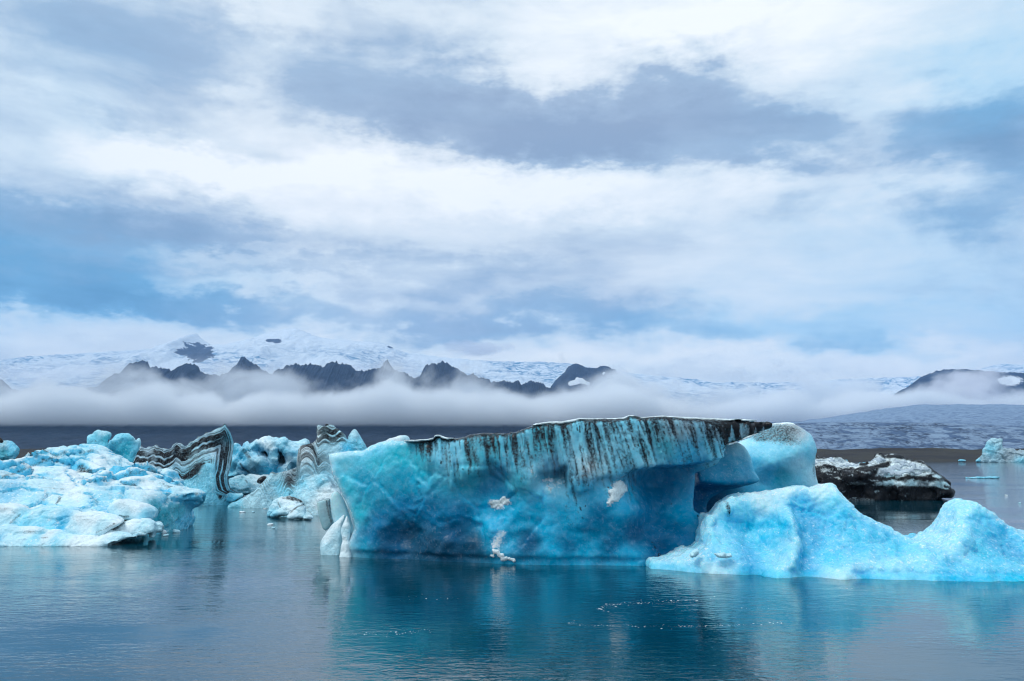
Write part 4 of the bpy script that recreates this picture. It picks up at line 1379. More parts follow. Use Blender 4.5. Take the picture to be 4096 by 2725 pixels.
# ------------------------------------------------------------------ large low berg on the left, sloping sheet with a prow
def build_slab():
    # rows from the water to the skyline: (photograph points, distance)
    rows = [
        (None, 43.0, -0.7),
        (C1([(-60, 735), (0, 730), (200, 735), (400, 742), (600, 755), (760, 770), (900, 790), (1030, 800), (1150, 810)]), 44.0, None),
        (C1([(-60, 560), (0, 560), (90, 585), (170, 566), (300, 580), (400, 625), (440, 640), (480, 618), (600, 612), (700, 625), (800, 640), (900, 650), (1000, 670), (1150, 690)]), 45.6, None),
        (C1([(-60, 520), (0, 528), (120, 548), (230, 540), (330, 585), (450, 600), (600, 600), (750, 612), (900, 620), (1000, 645), (1150, 670)]), 47.0, None),
        (C1([(-60, 500), (0, 505), (100, 515), (300, 560), (500, 585), (700, 585), (850, 560), (1000, 560), (1150, 600), (1250, 610)]), 50.0, None),
        (C1([(-60, 440), (0, 450), (100, 465), (200, 430), (330, 410), (420, 430), (500, 450), (600, 440), (700, 440), (800, 470), (900, 512), (1000, 512), (1100, 500), (1200, 545), (1280, 600)]), 56.0, None),
        (C1([(-60, 395), (0, 392), (40, 378), (70, 360), (100, 352), (150, 345), (200, 330), (250, 300), (285, 288), (310, 292), (326, 320), (350, 318), (372, 335), (395, 328), (440, 348), (447, 325), (500, 300), (560, 292), (620, 296), (690, 312), (740, 335), (790, 368), (850, 392), (910, 446), (970, 492), (1010, 508), (1100, 540), (1200, 585), (1300, 650)]), 60.5, None),
        (None, 64.0, None), (None, 66.5, -0.7)]
    h = 0.13
    x1 = at(C1([(1300, 0)])[0][0], 1900, 52)[0]
    g = Grid(at(-60, 1900, 44)[0] - 5.5, x1 + 3.2, 42.4, 67.5, -0.9, 6.2, h)
    prof, ys = [], []
    for pts, d, zc in rows:
        if pts is None:
            prof.append(np.full(len(g.x), zc) if zc is not None else None)
        else:
            P_ = np.array([at(p[0], p[1], d) for p in pts])
            prof.append(np.interp(g.x, P_[:, 0], P_[:, 1]))
        ys.append(d)
    prof[7] = prof[6] * 0.55
    prof = np.array(prof)
    ys = np.array(ys)
    Hh = np.empty((len(g.x), len(g.y)))
    for j, y in enumerate(g.y):
        i = int(np.clip(np.searchsorted(ys, y) - 1, 0, len(ys) - 2))
        t = np.clip((y - ys[i]) / (ys[i + 1] - ys[i]), 0, 1)
        if i in (0, 1):
            t = t
        Hh[:, j] = prof[i] * (1 - t) + prof[i + 1] * t
    X2, Y2 = np.meshgrid(g.x, g.y, indexing='ij')
    # strata ledges slanting up to the right, weathered hollows
    pq = np.stack([X2.ravel() * 0.16, Y2.ravel() * 0.42 - X2.ravel() * 0.10, 0 * X2.ravel()], 1)
    led = fbm(pq, 1.0, 4, 0.55, ridged=True, seed=1).reshape(X2.shape)
    pn = fbm(np.stack([X2.ravel(), Y2.ravel(), 0 * X2.ravel()], 1), 0.45, 4, 0.5, seed=2).reshape(X2.shape)
    Hh = Hh + (0.48 * (led - 0.3) + 0.34 * pn) * sstep(Y2, 45, 47) * sstep(Y2, 61.5, 59)
    ph = Y2 * 0.26 - X2 * 0.075 + 1.1 * fbm(np.stack([X2.ravel() * .12, Y2.ravel() * .12, 0 * X2.ravel()], 1), 1.0, 3, 0.5, seed=6).reshape(X2.shape)
    fr_ = ph - np.floor(ph)
    Hh = Hh + 1.15 * (sstep(fr_, 0, 0.10) * (1 - fr_) - 0.40) * np.clip(0.6 + 1.5 * pn, 0.1, 1.3) * sstep(X2, -18.5, -22.5) * sstep(Y2, 46, 48.5) * sstep(Y2, 61, 57)
    # right-hand end of the sheet
    xr = np.interp(g.y, [42, 46, 50, 55, 60.5, 67], [at(1040 * .594, 1900, 45)[0], at(1050 * .594, 1900, 46)[0], at(1290 * .594, 1900, 50)[0], at(1265 * .594, 1900, 55)[0], at(1200 * .594, 1900, 60)[0], at(1100 * .594, 1900, 64)[0]])
    f = (g.Z - Hh[:, :, None]) * 0.75
    f = smax(f, ((X2 - xr[None, :])[:, :, None]) * 0.9, 0.6)
    # prow with an undercut side
    prow = C1([(950, 640), (1100, 640), (1200, 628), (1300, 615), (1335, 625), (1368, 645), (1362, 675), (1335, 705), (1290, 735), (1250, 765), (1210, 792), (1150, 812), (1090, 822), (1040, 815), (1030, 900), (930, 900)])
    dp = g.poly3(prow, 49.8)
    U, V = uv_of(g.X2, 50.5 + 0 * g.Z2, g.Z2)
    fr = np.interp(g.Z2[0], [-1, 0, 1.2, 2.2], [52.6, 52.1, 50.2, 49.1])[None, None, :] - 0.5 * sstep(g.X, at(1040 * .594, 1900, 50)[0], at(1350 * .594, 1900, 50)[0])
    fp = smax(dp, np.maximum(fr - g.Y, g.Y - 54.5), 0.15)
    f = smin(f, fp, 0.2)
    foot = C1([(1040, 800), (1200, 790), (1290, 735), (1300, 760), (1298, 805), (1290, 835), (1250, 900), (1000, 900)])
    f = smin(f, smax(g.poly3(foot, 52.4), np.abs(g.Y - 53.0) - 0.9, 0.4), 0.25)
    f = smax(f, -0.6 - g.Z, 0.1)
    v, q = g.mesh(f)
    v = relax(v, q, 1, 0.4)
    n = normals_of(v, q)
    pl, ed, _ = facet(v * np.array([0.6, 0.8, 1.6]) + 0.3 * np.stack([fbm(v, 0.5, 3, seed=q_) for q_ in (1, 2, 3)], 1), 1.9, 3)
    pl2, ed2, _ = facet(v * np.array([0.8, 1, 1.4]), 0.75, 4)
    v = v + n * (fbm(v, 0.8, 4, 0.55) * 0.07 + fbm(v, 2.2, 4, 0.55, ridged=True) * 0.05 + 0.17 * pl + 0.05 * pl2 - 0.24 * sstep(ed, 0.055, 0.0))[:, None]
    n = normals_of(v, q)
    U, V = uv_of(v[:, 0], v[:, 1], v[:, 2])
    Lb = (0.46, 0.80, 0.93)
    tint = C1([(100, 400) + Wt, (300, 320) + Wb, (200, 480) + Wt, (50, 480) + Wb, (600, 330) + Cy, (560, 345) + Cy, (650, 420) + Wt, (800, 430) + Wb, (900, 500) + Wt, (500, 520) + Wt, (300, 520) + Wb, (100, 600) + Az, (200, 650) + Cy, (60, 660) + Az, (300, 600) + Wb, (350, 700) + Wb, (200, 580) + Wb,
               (100, 700) + Wb, (500, 640) + Wt, (480, 700) + Wb, (700, 680) + Cy, (800, 650) + Cy, (700, 740) + Az, (640, 720) + Cy, (950, 640) + Wb, (1000, 580) + Wt, (1150, 560) + Wb, (1200, 530) + Lb, (1250, 600) + Wb, (1100, 680) + Cy, (1200, 670) + Wb, (1330, 640) + Wb, (1100, 760) + Tq, (1200, 740) + Tq, (1280, 700) + Cy, (1250, 800) + Cy, (1050, 720) + Tq, (1150, 500) + Lb, (750, 520) + Wt])
    T = idw(tint, U, V, 3, 14)
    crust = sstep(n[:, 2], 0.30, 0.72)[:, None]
    T = T * crust + (1 - crust) * np.minimum(T, np.array((0.13, 0.60, 0.86)))  # steep faces tinted darker: clear ice below the crust, with shade painted in
    dirt = np.zeros(len(v))
    for pts, w, a in (([(0, 520), (110, 490), (200, 450), (300, 410), (400, 370), (440, 350)], 14, .55), ([(80, 500), (180, 460), (270, 420)], 8, .6), ([(300, 340), (330, 345)], 14, .75), ([(200, 380), (330, 350)], 10, .35), ([(380, 700), (405, 655), (400, 680)], 9, .8),
                      ([(830, 520), (900, 500), (960, 480)], 16, .45), ([(150, 560), (300, 590), (440, 600)], 6, .35), ([(650, 600), (800, 560), (1000, 520), (1080, 480)], 22, .22), ([(0, 690), (100, 700), (380, 730)], 10, .3), ([(1100, 660), (1320, 625)], 5, .3), ([(1330, 625), (1345, 628)], 5, .6), ([(700, 640), (800, 625), (980, 645)], 5, .3), ([(60, 560), (140, 575)], 6, .4)):
        dd = line_d(C1(pts), U, V)
        dirt = np.maximum(dirt, a * sstep(dd, w * .85, w * 0.1))
    pdl = fbm(np.stack([v[:, 0] * 0.3, v[:, 1] * 0.8 - v[:, 0] * .2, 0 * v[:, 2]], 1), 1.0, 5, 0.6, seed=4)
    dirt = np.maximum(dirt, 0.36 * sstep(pdl, 0.1, 0.45) * sstep(V, 1940, 1900))
    phv = v[:, 1] * 0.26 - v[:, 0] * 0.075 + 1.1 * fbm(np.stack([v[:, 0] * .12, v[:, 1] * .12, 0 * v[:, 0]], 1), 1.0, 3, 0.5, seed=6)
    frv = np.abs(phv - np.round(phv))
    dirt = np.maximum(dirt, 0.85 * sstep(frv, 0.10, 0.015) * sstep(fbm(v, 0.35, 4, 0.6, seed=3), -0.1, 0.25) * sstep(v[:, 1], 46, 48))
    gap = sstep(ed, 0.055, 0.0)
    T = T * (1 - 0.7 * gap[:, None]) + np.array((0.06, 0.50, 0.78)) * 0.7 * gap[:, None]
    dirt = np.maximum(dirt, 0.5 * sstep(ed, 0.06, 0.0) * sstep(fbm(v, 0.3, 3, seed=8), 0.0, 0.2))
    # open blue cracks
    cr = np.full(len(v), 1e9)
    for pts in ([(388, 388), (375, 410), (348, 452)], [(435, 352), (470, 390), (500, 430), (480, 440), (440, 485), (470, 510), (500, 550), (525, 582)], [(598, 612), (622, 640), (615, 680), (600, 720), (597, 752)], [(650, 480), (650, 560)]):
        cr = np.minimum(cr, line_d(C1(pts), U, V))
    ck = sstep(cr, 4.2, 1.6)
    T = T * (1 - ck[:, None]) + np.array((0.02, 0.42, 0.72)) * ck[:, None]
    v = v - n * (0.09 * ck)[:, None]
    frost_glow = 0.55 * sstep(n[:, 2], 0.3, 0.85) * (1 - ck)
    body = make_mesh('sheet_iceberg', v, q, ICE_MID, True, {'tint': T, 'dirt': dirt, 'frost_glow': frost_glow})
    center(body, (-18, 50, 0))
    tag(body, 'wide white sloping iceberg with thin blue cracks and a blunt overhanging prow', 'iceberg')


build_slab()


# ------------------------------------------------------------------ low floes before it
def build_floes():
    # middle floe of rounded lobes
    D = 43.0
    lob = [(C1([(-80, 712), (0, 715), (80, 712), (140, 718), (205, 736), (190, 760), (150, 790), (100, 838), (80, 900), (-80, 900)]), 42.6),
           (C1([(95, 850), (140, 790), (190, 752), (230, 735), (260, 730), (330, 735), (400, 733), (480, 735), (530, 745), (560, 770), (520, 820), (440, 870), (420, 920), (80, 920)]), 42.4),
           (C1([(410, 880), (450, 850), (490, 790), (540, 762), (600, 758), (660, 768), (720, 775), (790, 788), (840, 818), (800, 845), (740, 872), (700, 900), (600, 940), (400, 940)]), 42.0),
           (C1([(720, 890), (780, 862), (850, 820), (900, 803), (960, 800), (1010, 803), (1040, 825), (1044, 860), (1030, 890), (980, 905), (900, 908), (780, 940), (700, 940)]), 42.6),
           (C1([(1030, 840), (1060, 828), (1088, 836), (1097, 856), (1090, 880), (1050, 888), (1040, 920), (1000, 920)]), 43.0)]
    g = Grid(at(-80, 1900, 42)[0] - 3, at(1100 * .594, 1900, 43)[0] + .6, 38.6, 45.8, -0.7, 2.2, 0.075)
    f = None
    for p, d in lob:
        d2 = g.poly3(p, d - 0.5)
        fr = d - 0.6 - 1.0 * (1.4 - np.clip(g.Z, 0, 1.4)) / 1.4
        fb = smax(d2, np.maximum(fr - g.Y, g.Y - d - 1.8), 0.28)
        f = fb if f is None else smin(f, fb, 0.10)
    f = smax(f, -0.5 - g.Z, 0.1)
    v, q = g.mesh(f)
    v = relax(v, q, 1, 0.4)
    n = normals_of(v, q)
    pl, ed, _ = facet(v * np.array([0.7, 1, 1.6]), 1.1, 5)
    v = v + n * (fbm(v, 1.2, 4, 0.5) * 0.07 + fbm(v, 4, 2, 0.5, ridged=True) * 0.02 + 0.11 * pl - 0.06 * sstep(ed, 0.1, 0.0))[:, None]
    n = normals_of(v, q)
    U, V = uv_of(v[:, 0], np.full(len(v), 42.2), v[:, 2])
    tint = C1([(50, 725) + Wt, (50, 800) + Wb, (250, 740) + Wb, (200, 800) + Cy, (330, 800) + Cy, (400, 760) + Wb, (450, 800) + Az, (400, 840) + Cy, (600, 775) + Wt, (560, 830) + Wb, (480, 850) + Az, (700, 800) + Wt, (750, 840) + Wb, (900, 820) + Wt, (1000, 850) + Wb, (850, 890) + Wt, (1070, 860) + Wb])
    T = idw(tint, U, V, 3, 14)
    dirt = np.zeros(len(v))
    for pts, w, a in (([(150, 770), (130, 800), (95, 840)], 8, .55), ([(840, 822), (790, 855), (740, 875)], 7, .6), ([(0, 730), (100, 735)], 8, .3), ([(500, 770), (600, 800), (700, 790)], 8, .25), ([(1050, 850), (1046, 890)], 5, .3)):
        dirt = np.maximum(dirt, a * sstep(line_d(C1(pts), U, V), w, w * .1))
    ob = make_mesh('ice_floe', v, q, ICE_MID, True, {'tint': T, 'dirt': dirt, 'frost_glow': 0.3 * sstep(n[:, 2], .2, .8)})
    center(ob, (-20, 42.3, 0))
    tag(ob, 'low floe of rounded white lobes with blue creases, before the sloping sheet', 'ice floe')
    # front floe, thin and pointed
    lob = [(C1([(-80, 840), (0, 846), (80, 848), (150, 852), (230, 858), (290, 872), (340, 875), (420, 895), (520, 915), (640, 922), (720, 930), (800, 938), (760, 948), (640, 990), (-80, 990)]), 41.4),
           (C1([(330, 900), (370, 876), (450, 885), (540, 880), (600, 884), (680, 882), (740, 876), (800, 885), (860, 898), (930, 912), (900, 920), (820, 928), (700, 960), (330, 960)]), 41.9)]
    g = Grid(at(-80, 1900, 41)[0] - 3, at(935 * .594, 1900, 42)[0] + .6, 37.9, 43.8, -0.7, 1.3, 0.07)
    f = None
    for p, d in lob:
        d2 = g.poly3(p, d - 0.5)
        fr = d - 0.3 - 1.3 * (1.0 - np.clip(g.Z, 0, 1.0))
        fb = smax(d2, np.maximum(fr - g.Y, g.Y - d - 1.3), 0.25)
        f = fb if f is None else smin(f, fb, 0.15)
    f = smax(f, -0.5 - g.Z, 0.1)
    v, q = g.mesh(f)
    v = relax(v, q, 1, 0.4)
    n = normals_of(v, q)
    pl, ed, _ = facet(v * np.array([0.6, 1, 1.8]), 1.0, 6)
    v = v + n * (fbm(v, 1.1, 4, 0.5) * 0.09 + fbm(v, 4, 2, 0.5, ridged=True) * 0.02 + 0.10 * pl - 0.05 * sstep(ed, 0.1, 0.0))[:, None]
    n = normals_of(v, q)
    U, V = uv_of(v[:, 0], np.full(len(v), 41.2), v[:, 2])
    tint = C1([(40, 870) + Wb, (60, 920) + Az, (120, 900) + Wb, (250, 870) + Wt, (300, 920) + Cy, (400, 900) + Wt, (450, 930) + Cy, (600, 925) + Wt, (700, 900) + Wt, (850, 905) + Wb, (500, 890) + Wb, (200, 930) + Wb])
    T = idw(tint, U, V, 3, 14)
    dirt = np.zeros(len(v))
    for (cx, cy, rx, ry, a) in C1([(245, 880, 40, 8, .6), (380, 915, 30, 8, .5), (330, 885, 60, 10, .35), (640, 940, 60, 6, .3)]):
        dirt += a * np.exp(-(((U - cx) / (rx * .59)) ** 2 + ((V - cy) / (ry * .59)) ** 2))
    ob = make_mesh('ice_floe', v, q, ICE_MID, True, {'tint': T, 'dirt': dirt, 'frost_glow': 0.3 * sstep(n[:, 2], .2, .8)})
    center(ob, (-20, 41, 0))
    tag(ob, 'thin pointed white floe at the water edge, lowest of the left-hand ice', 'ice floe')
    # tilted block
    blk = C1([(751, 728), (770, 700), (800, 672), (830, 668), (900, 690), (960, 705), (1010, 728), (1030, 750), (1025, 790), (1000, 806), (930, 805), (860, 800), (800, 785), (770, 758)])
    v, q, n, U, V = berg(blk, 43.6, 0.9, 0.06, 0.22, 0.15, None, 0.05, 1.4, None, zmin=0.2)
    T = idw(C1([(850, 690) + Wt, (950, 730) + Wt, (800, 740) + Wb, (900, 785) + Wb, (1010, 770) + Cy]), U, V, 3, 14)
    dirt = .75 * sstep(line_d(C1([(850, 772), (880, 780), (905, 778)]), U, V), 8, 1)
    ob = make_mesh('ice_block', v, q, ICE_MID, True, {'tint': T, 'dirt': dirt, 'frost_glow': np.full(len(v), .25)})
    center(ob, (-13, 43.6, 1))
    tag(ob, 'tilted oblong white ice block with a dark nick, on the lobed floe', 'ice block')


build_floes()


def simple(name, label, outline, D, T, h, tints, k=0.3, lean=0.2, amp=0.1, nscale=1.0, rel=None, mat=None, ridged=0.0, dirts=(), frost_glow=0.2, zmin=-0.5, group=None, cat='iceberg', deps=14, extra=None, block=None):
    if block is None and T > 0.65 and name not in ('boulder', 'ice_slab', 'ice_crest'):
        block = (T * 0.75, T * 0.11)
    v, q, n, U, V = berg(outline, D, T, h, k, lean, rel, amp, nscale, extra, zmin, ridged, block=block)
    Tt = idw(tints, U, V, 3, deps)
    dirt = np.zeros(len(v))
    for pts, w, a in dirts:
        dirt = np.maximum(dirt, a * sstep(line_d(pts, U, V), w, w * .1))
    ob = make_mesh(name, v, q, mat or ICE_MID, True, {'tint': Tt, 'dirt': dirt, 'frost_glow': frost_glow * sstep(n[:, 2], .1, .8)})
    D0 = D(0) if callable(D) else D
    turn(ob, D0)
    center(ob, (float(np.mean(v[:, 0])), D0, 0))
    tag(ob, label, cat, group)
    return ob


# pinnacles rising behind the sheet
simple('ice_pinnacle', 'pale leaning ice pinnacle with a ragged top, behind the sloping sheet', C7([(925, 245), (922, 190), (945, 165), (985, 155), (1005, 125), (1022, 110), (1060, 125), (1100, 125), (1130, 140), (1152, 150), (1145, 185), (1125, 215), (1130, 250), (1140, 290), (1140, 420), (900, 420)]), 66.0, 1.0, 0.10,
       C7([(1000, 180) + Cy, (1060, 140) + Wb, (980, 240) + Cy, (1100, 200) + Tq, (1050, 260) + Cy]), 0.2, 0.1, 0.14, 1.2, dirts=((C7([(960, 230), (1060, 215), (1110, 235)]), 10, .3),), ridged=0.12)
simple('ice_pinnacle', 'broad turquoise ice fin with a small horn, between the pale pinnacle and the striped ridge', C7([(1140, 300), (1138, 265), (1160, 225), (1195, 190), (1230, 165), (1280, 150), (1350, 145), (1370, 175), (1395, 205), (1430, 230), (1440, 205), (1462, 190), (1468, 240), (1450, 290), (1420, 340), (1390, 400), (1380, 480), (1140, 480)]), 68.0, 1.2, 0.10,
       C7([(1200, 220) + Cy, (1300, 165) + Cy, (1250, 280) + Tq, (1350, 250) + Tq, (1300, 350) + Tq, (1400, 280) + Cy, (1450, 210) + Wb]), 0.2, 0.1, 0.12, 1.0, dirts=((C7([(1180, 240), (1230, 270)]), 14, .4),), ridged=0.08)
simple('ice_pinnacle', 'low pale blue berg cut by the left frame edge', C7([(-150, 240), (-40, 236), (0, 236), (60, 238), (90, 232), (110, 230), (150, 262), (185, 300), (195, 330), (150, 420), (-150, 420)]), 75.0, 1.6, 0.12,
       C7([(20, 260) + Wb, (30, 330) + Tq, (120, 280) + Az, (150, 300) + Cy]), 0.6, 0.3, 0.14, 0.8)
simple('boulder', 'small black boulder perched on the ice at the left frame edge', C7([(-40, 235), (-30, 190), (0, 182), (22, 200), (36, 230), (20, 240)]), 74.5, 0.5, 0.07,
       C7([(0, 210) + (0.02, 0.02, 0.022)]), 0.25, 0.1, 0.08, 2.0, frost_glow=0, zmin=3.0, cat='boulder')


# ------------------------------------------------------------------ striped bergs
def build_striped():
    # first, a tilted slab of folded ash layers
    D = 78.0
    tl = C1([(880, 405), (895, 370), (920, 310), (945, 305), (985, 318), (1010, 312), (1045, 298), (1080, 312), (1110, 325), (1150, 318), (1170, 295), (1190, 276), (1215, 290), (1250, 304), (1290, 275), (1330, 248), (1380, 222), (1440, 205), (1490, 182), (1512, 160)])
    rt = C1([(1512, 160), (1530, 190), (1545, 215), (1562, 255), (1572, 290), (1568, 340), (1560, 380), (1555, 420), (1548, 460), (1530, 510), (1535, 560), (1550, 600), (1600, 625), (1640, 632), (1630, 650), (1580, 690)])
    outl = tl + rt[1:] + C1([(1560, 760), (880, 760), (880, 560)])
    tx = np.array([at(p[0], p[1], D) for p in tl])
    rx = np.array([at(p[0], p[1], D) for p in rt])
    oz = np.argsort(rx[:, 1])
    rel = C1([(900, 380, -.6), (1000, 400, .1), (1100, 400, .2), (1300, 380, .6), (1400, 300, .5), (1470, 240, .7), (1430, 440, 1.5), (1450, 550, 1.5), (1480, 640, 1.2), (1540, 300, -1.0), (1540, 450, -.9), (1520, 580, 0), (1300, 560, 1.2), (1350, 650, 2.2), (1200, 500, .3), (1560, 650, .3)])
    v, q, n, U, V = berg(outl, D, 2.4, 0.095, 0.12, 0.16, rel, 0.05, 0.8, None, -0.6)
    top = np.interp(v[:, 0], tx[:, 0], tx[:, 1])
    sa = (top - v[:, 2]) * 0.92
    rgt = np.interp(v[:, 2], rx[oz, 1], rx[oz, 0])
    sb = (rgt - v[:, 0]) * 1.25 + 0.0
    st = np.where(v[:, 0] > tx[-1, 0] - 6, smin(sa, sb, 0.12), sa)
    fold = np.abs(np.sin(U / 10.5 + 0.9 * fbm(v, 0.25, 2))) * sstep(v[:, 0], tx[-1, 0] - 0.5, tx[-1, 0] - 2.0)
    st = st + 0.16 * fold
    v = v - n * (0.16 * fold)[:, None]
    # layers stand out as small ledges
    lay = fbm(np.stack([st * 3.2, 0 * st, 0 * st], 1), 1.0, 3, 0.6)
    v = v + n * (lay * 0.13)[:, None]
    wt = C1([(1400, 440, 0), (1380, 560, 0), (1300, 600, 0), (1320, 680, 0), (1450, 690, 0), (1250, 580, .1), (1420, 600, 0), (1230, 480, 1), (1300, 470, 1), (1100, 440, 1), (1390, 400, 1), (1450, 420, 1), (1480, 500, 1), (1500, 640, 1), (1540, 560, 1), (1560, 650, .8), (1520, 700, 0.1), (1460, 600, .8)])
    stripe = idw(wt, U, V, 5, 8)
    stripe = sstep(stripe, 0.35, 0.65)
    Sl = (0.52, 0.76, 0.90)
    tint = C1([(1000, 350) + Sl, (1000, 400) + Sl, (1200, 330) + Sl, (1400, 250) + Sl, (1480, 330) + Sl, (1300, 350) + Wb, (1450, 250) + Wb, (1400, 470) + Cy, (1350, 600) + Sk2, (1300, 650) + Cy, (1420, 650) + Cy, (1400, 690) + Cy, (1550, 350) + Wb, (1250, 580) + Cy, (1550, 680) + Tq2, (1540, 250) + Cy])
    T = idw(tint, U, V, 3, 14)
    ob = make_mesh('striped_iceberg', v, q, ICE_STRIPE, True, {'tint': T, 'strata': st, 'stripe': stripe, 'dirt': .04 * stripe, 'frost_glow': .1 * np.ones(len(v))})
    turn(ob, D)
    center(ob, (-21, D, 0))
    tag(ob, 'tilted iceberg banded with wavy black ash layers that fold over a sharp peak', 'iceberg')



Sk2 = (0.20, 0.70, 0.92)
ICE_STRIPE = ice_material('banded_ice', 0.7, 0.35, 0.45, 0.75)


def striped_two():
    """column, cone, skirt and foot, gridded together as one berg"""
    col_ = C8([(1180, 560), (1195, 470), (1205, 400), (1240, 365), (1320, 345), (1400, 320), (1445, 280), (1455, 200), (1458, 100), (1478, 66), (1520, 80), (1560, 85), (1600, 70), (1640, 55), (1700, 75), (1740, 120), (1800, 155), (1840, 190), (1868, 235), (1880, 300), (1960, 420), (2000, 640), (2000, 1400), (1160, 1400), (1190, 900)])
    tl2 = C8([(1180, 560), (1195, 470), (1205, 400), (1240, 365), (1320, 345), (1400, 320), (1445, 280), (1452, 200), (1458, 100), (1478, 66), (1560, 85), (1640, 55), (1700, 75), (1740, 120), (1840, 190), (1868, 235), (2000, 420)])
    cone = C8([(1800, 480), (1870, 360), (1900, 220), (1935, 160), (1985, 120), (2020, 150), (2060, 230), (2100, 290), (2135, 350), (2220, 600), (1800, 900)])
    skirt = C8([(230, 1180), (330, 1150), (420, 1100), (520, 1040), (640, 950), (740, 830), (790, 770), (840, 722), (880, 770), (930, 840), (1000, 900), (1080, 930), (1150, 900), (1200, 850), (1300, 1000), (1300, 1300), (1000, 1280), (790, 1270), (500, 1260), (230, 1230)])
    sad = C8([(860, 800), (900, 745), (1000, 722), (1100, 690), (1180, 660), (1260, 700), (1260, 1200), (860, 1200)])
    mass = C8([(1085, 1050), (1130, 980), (1190, 900), (1240, 850), (1400, 800), (1520, 770), (1590, 780), (1640, 860), (1680, 930), (1780, 1000), (1780, 1440), (1480, 1420), (1280, 1400), (1270, 1160), (1130, 1100)])
    g = Grid(-25.5, -9.0, 58.6, 77.0, -0.7, 8.2, 0.12)
    f = smax(g.poly3(col_, 70.0), np.maximum(68.0 + 0.28 * g.Z - 0.4 * np.cos(g.X * 1.1) - g.Y, g.Y - 73.0), 0.4)
    f = smin(f, smax(g.poly3(cone, 69.0), np.abs(g.Y - 69.4) - 1.4 + 0.1 * g.Z, 0.7), 0.3)
    f = smin(f, smax(g.poly3(skirt, 72.5), np.maximum(71.0 + 0.7 * (g.Z - 1.0) + 0.35 * np.sin(g.X * 2.2) - g.Y, g.Y - 75.5), 0.4), 0.3)
    f = smin(f, smax(g.poly3(sad, 73.0), np.maximum(72.2 + .35 * np.cos((g.Z - 3) * 1.6) - g.Y, g.Y - 75.0), 0.4), 0.25)
    f = smin(f, smax(g.poly3(mass, 63.0), np.maximum(60.6 + 0.9 * g.Z + 0.35 * np.sin(g.X * 1.7 + g.Z) - g.Y, g.Y - 67.5), 0.5), 0.3)
    f = smax(f, -0.6 - g.Z, 0.1)
    v, q = g.mesh(f)
    v = relax(v, q, 1, 0.4)
    n = normals_of(v, q)
    pl, ed, _ = facet(v, 1.5, 8)
    v = v + n * (fbm(v, 0.8, 4, 0.5) * 0.10 + sstep(v[:, 1], 68.5, 66.0) * (0.22 * pl - 0.1 * sstep(ed, 0.1, 0)))[:, None]
    n = normals_of(v, q)
    U, V = uv_of(v[:, 0], v[:, 1], v[:, 2])
    ux = np.array([p[0] for p in tl2])
    uz = np.array([p[1] for p in tl2])
    # layers: parallel to the top, sagging between the columns
    sA = (V - np.interp(U, ux, uz)) * 70 / F
    wav = 0.18 * np.cos((U - C8([(1560, 0)])[0][0]) / 11.0)
    lean_l = (U - C8([(1455, 0)])[0][0]) * 70 / F
    st = (V - 1690) * 70 / F * 0.9 + wav + 0.10 * np.abs(lean_l) + 0.9 * sstep(U, C8([(1480, 0)])[0][0], C8([(1400, 0)])[0][0])
    sk = sstep(U, C8([(1230, 0)])[0][0], C8([(1170, 0)])[0][0])
    ctr = C8([(850, 0)])[0][0]
    st2 = (V - 1890) * 72 / F - 0.55 * np.exp(-((U - ctr) / 32) ** 2) * 3.2 + 0.25 * np.cos((U - ctr) / 9)
    st = st * (1 - sk) + st2 * sk
    wt = C8([(1500, 150, .9), (1650, 150, 1), (1780, 220, 1), (1300, 400, 1), (1300, 500, 1), (1450, 500, 1), (1600, 280, .9), (1250, 600, .9), (1480, 600, .9), (1250, 680, .5), (1400, 700, .55), (1350, 800, .2), (1700, 380, .3), (1600, 420, .2), (1950, 250, 0), (2000, 380, 0), (1850, 400, .3), (840, 740, .7), (780, 850, .5), (880, 850, .45), (1000, 880, .7), (1100, 800, .9), (1150, 750, .9),
             (980, 780, .5), (1080, 900, .9), (850, 1000, .3), (700, 1050, .3), (500, 1100, .3), (600, 1000, .6), (1000, 1000, .3), (1200, 1000, 0), (1400, 900, 0), (1600, 1000, 0), (1300, 1250, 0), (800, 1150, .22), (400, 1150, .2)])
    stripe = np.clip(idw(wt, U, V, 4, 10), 0, 1)
    lay = fbm(np.stack([st * 3.2, 0 * st, 0 * st], 1), 1.0, 3, 0.6)
    v = v + n * (lay * 0.09 * np.clip(stripe + .2, 0, 1))[:, None]
    tint = C8([(1550, 150) + Wb, (1700, 200) + Wb, (1480, 200) + Wt, (1300, 480) + Wt, (1400, 720) + Wb, (1600, 400) + Wb, (1650, 420) + Wb, (1980, 200) + Wb, (1980, 330) + Sk2, (1900, 420) + Az, (2060, 300) + Cy, (1250, 900) + Cy, (1400, 900) + Wb, (1500, 860) + Cy, (1300, 1000) + Wb, (1550, 1000) + Wt, (1500, 1200) + Wt, (1400, 1300) + Wb, (840, 800) + Wb, (800, 950) + Wb, (900, 900) + Cy, (950, 960) + Sk2, (850, 1100) + Wb,
               (1000, 1030) + Cy, (700, 1150) + Wb, (500, 1130) + Wb, (350, 1160) + Cy, (1080, 800) + Gy])
    T = idw(tint, U, V, 3, 12)
    dirt = np.zeros(len(v))
    for pts, w, a in ((C8([(1320, 350), (1440, 300)]), 8, .6), (C8([(1550, 310), (1650, 310), (1830, 290)]), 6, .7), (C8([(1700, 200), (1780, 240), (1850, 290)]), 7, .6), (C8([(1150, 1010), (1300, 960), (1450, 900)]), 4, .2), (C8([(1420, 690), (1460, 700)]), 6, .5), (C8([(1290, 1180), (1330, 1260), (1420, 1360)]), 5, .5)):
        dirt = np.maximum(dirt, a * sstep(line_d(pts, U, V), w, w * .1))
    ob = make_mesh('striped_iceberg', v, q, ICE_STRIPE, True, {'tint': T, 'strata': st, 'stripe': stripe, 'dirt': dirt, 'frost_glow': .15 * sstep(n[:, 2], .1, .8)})
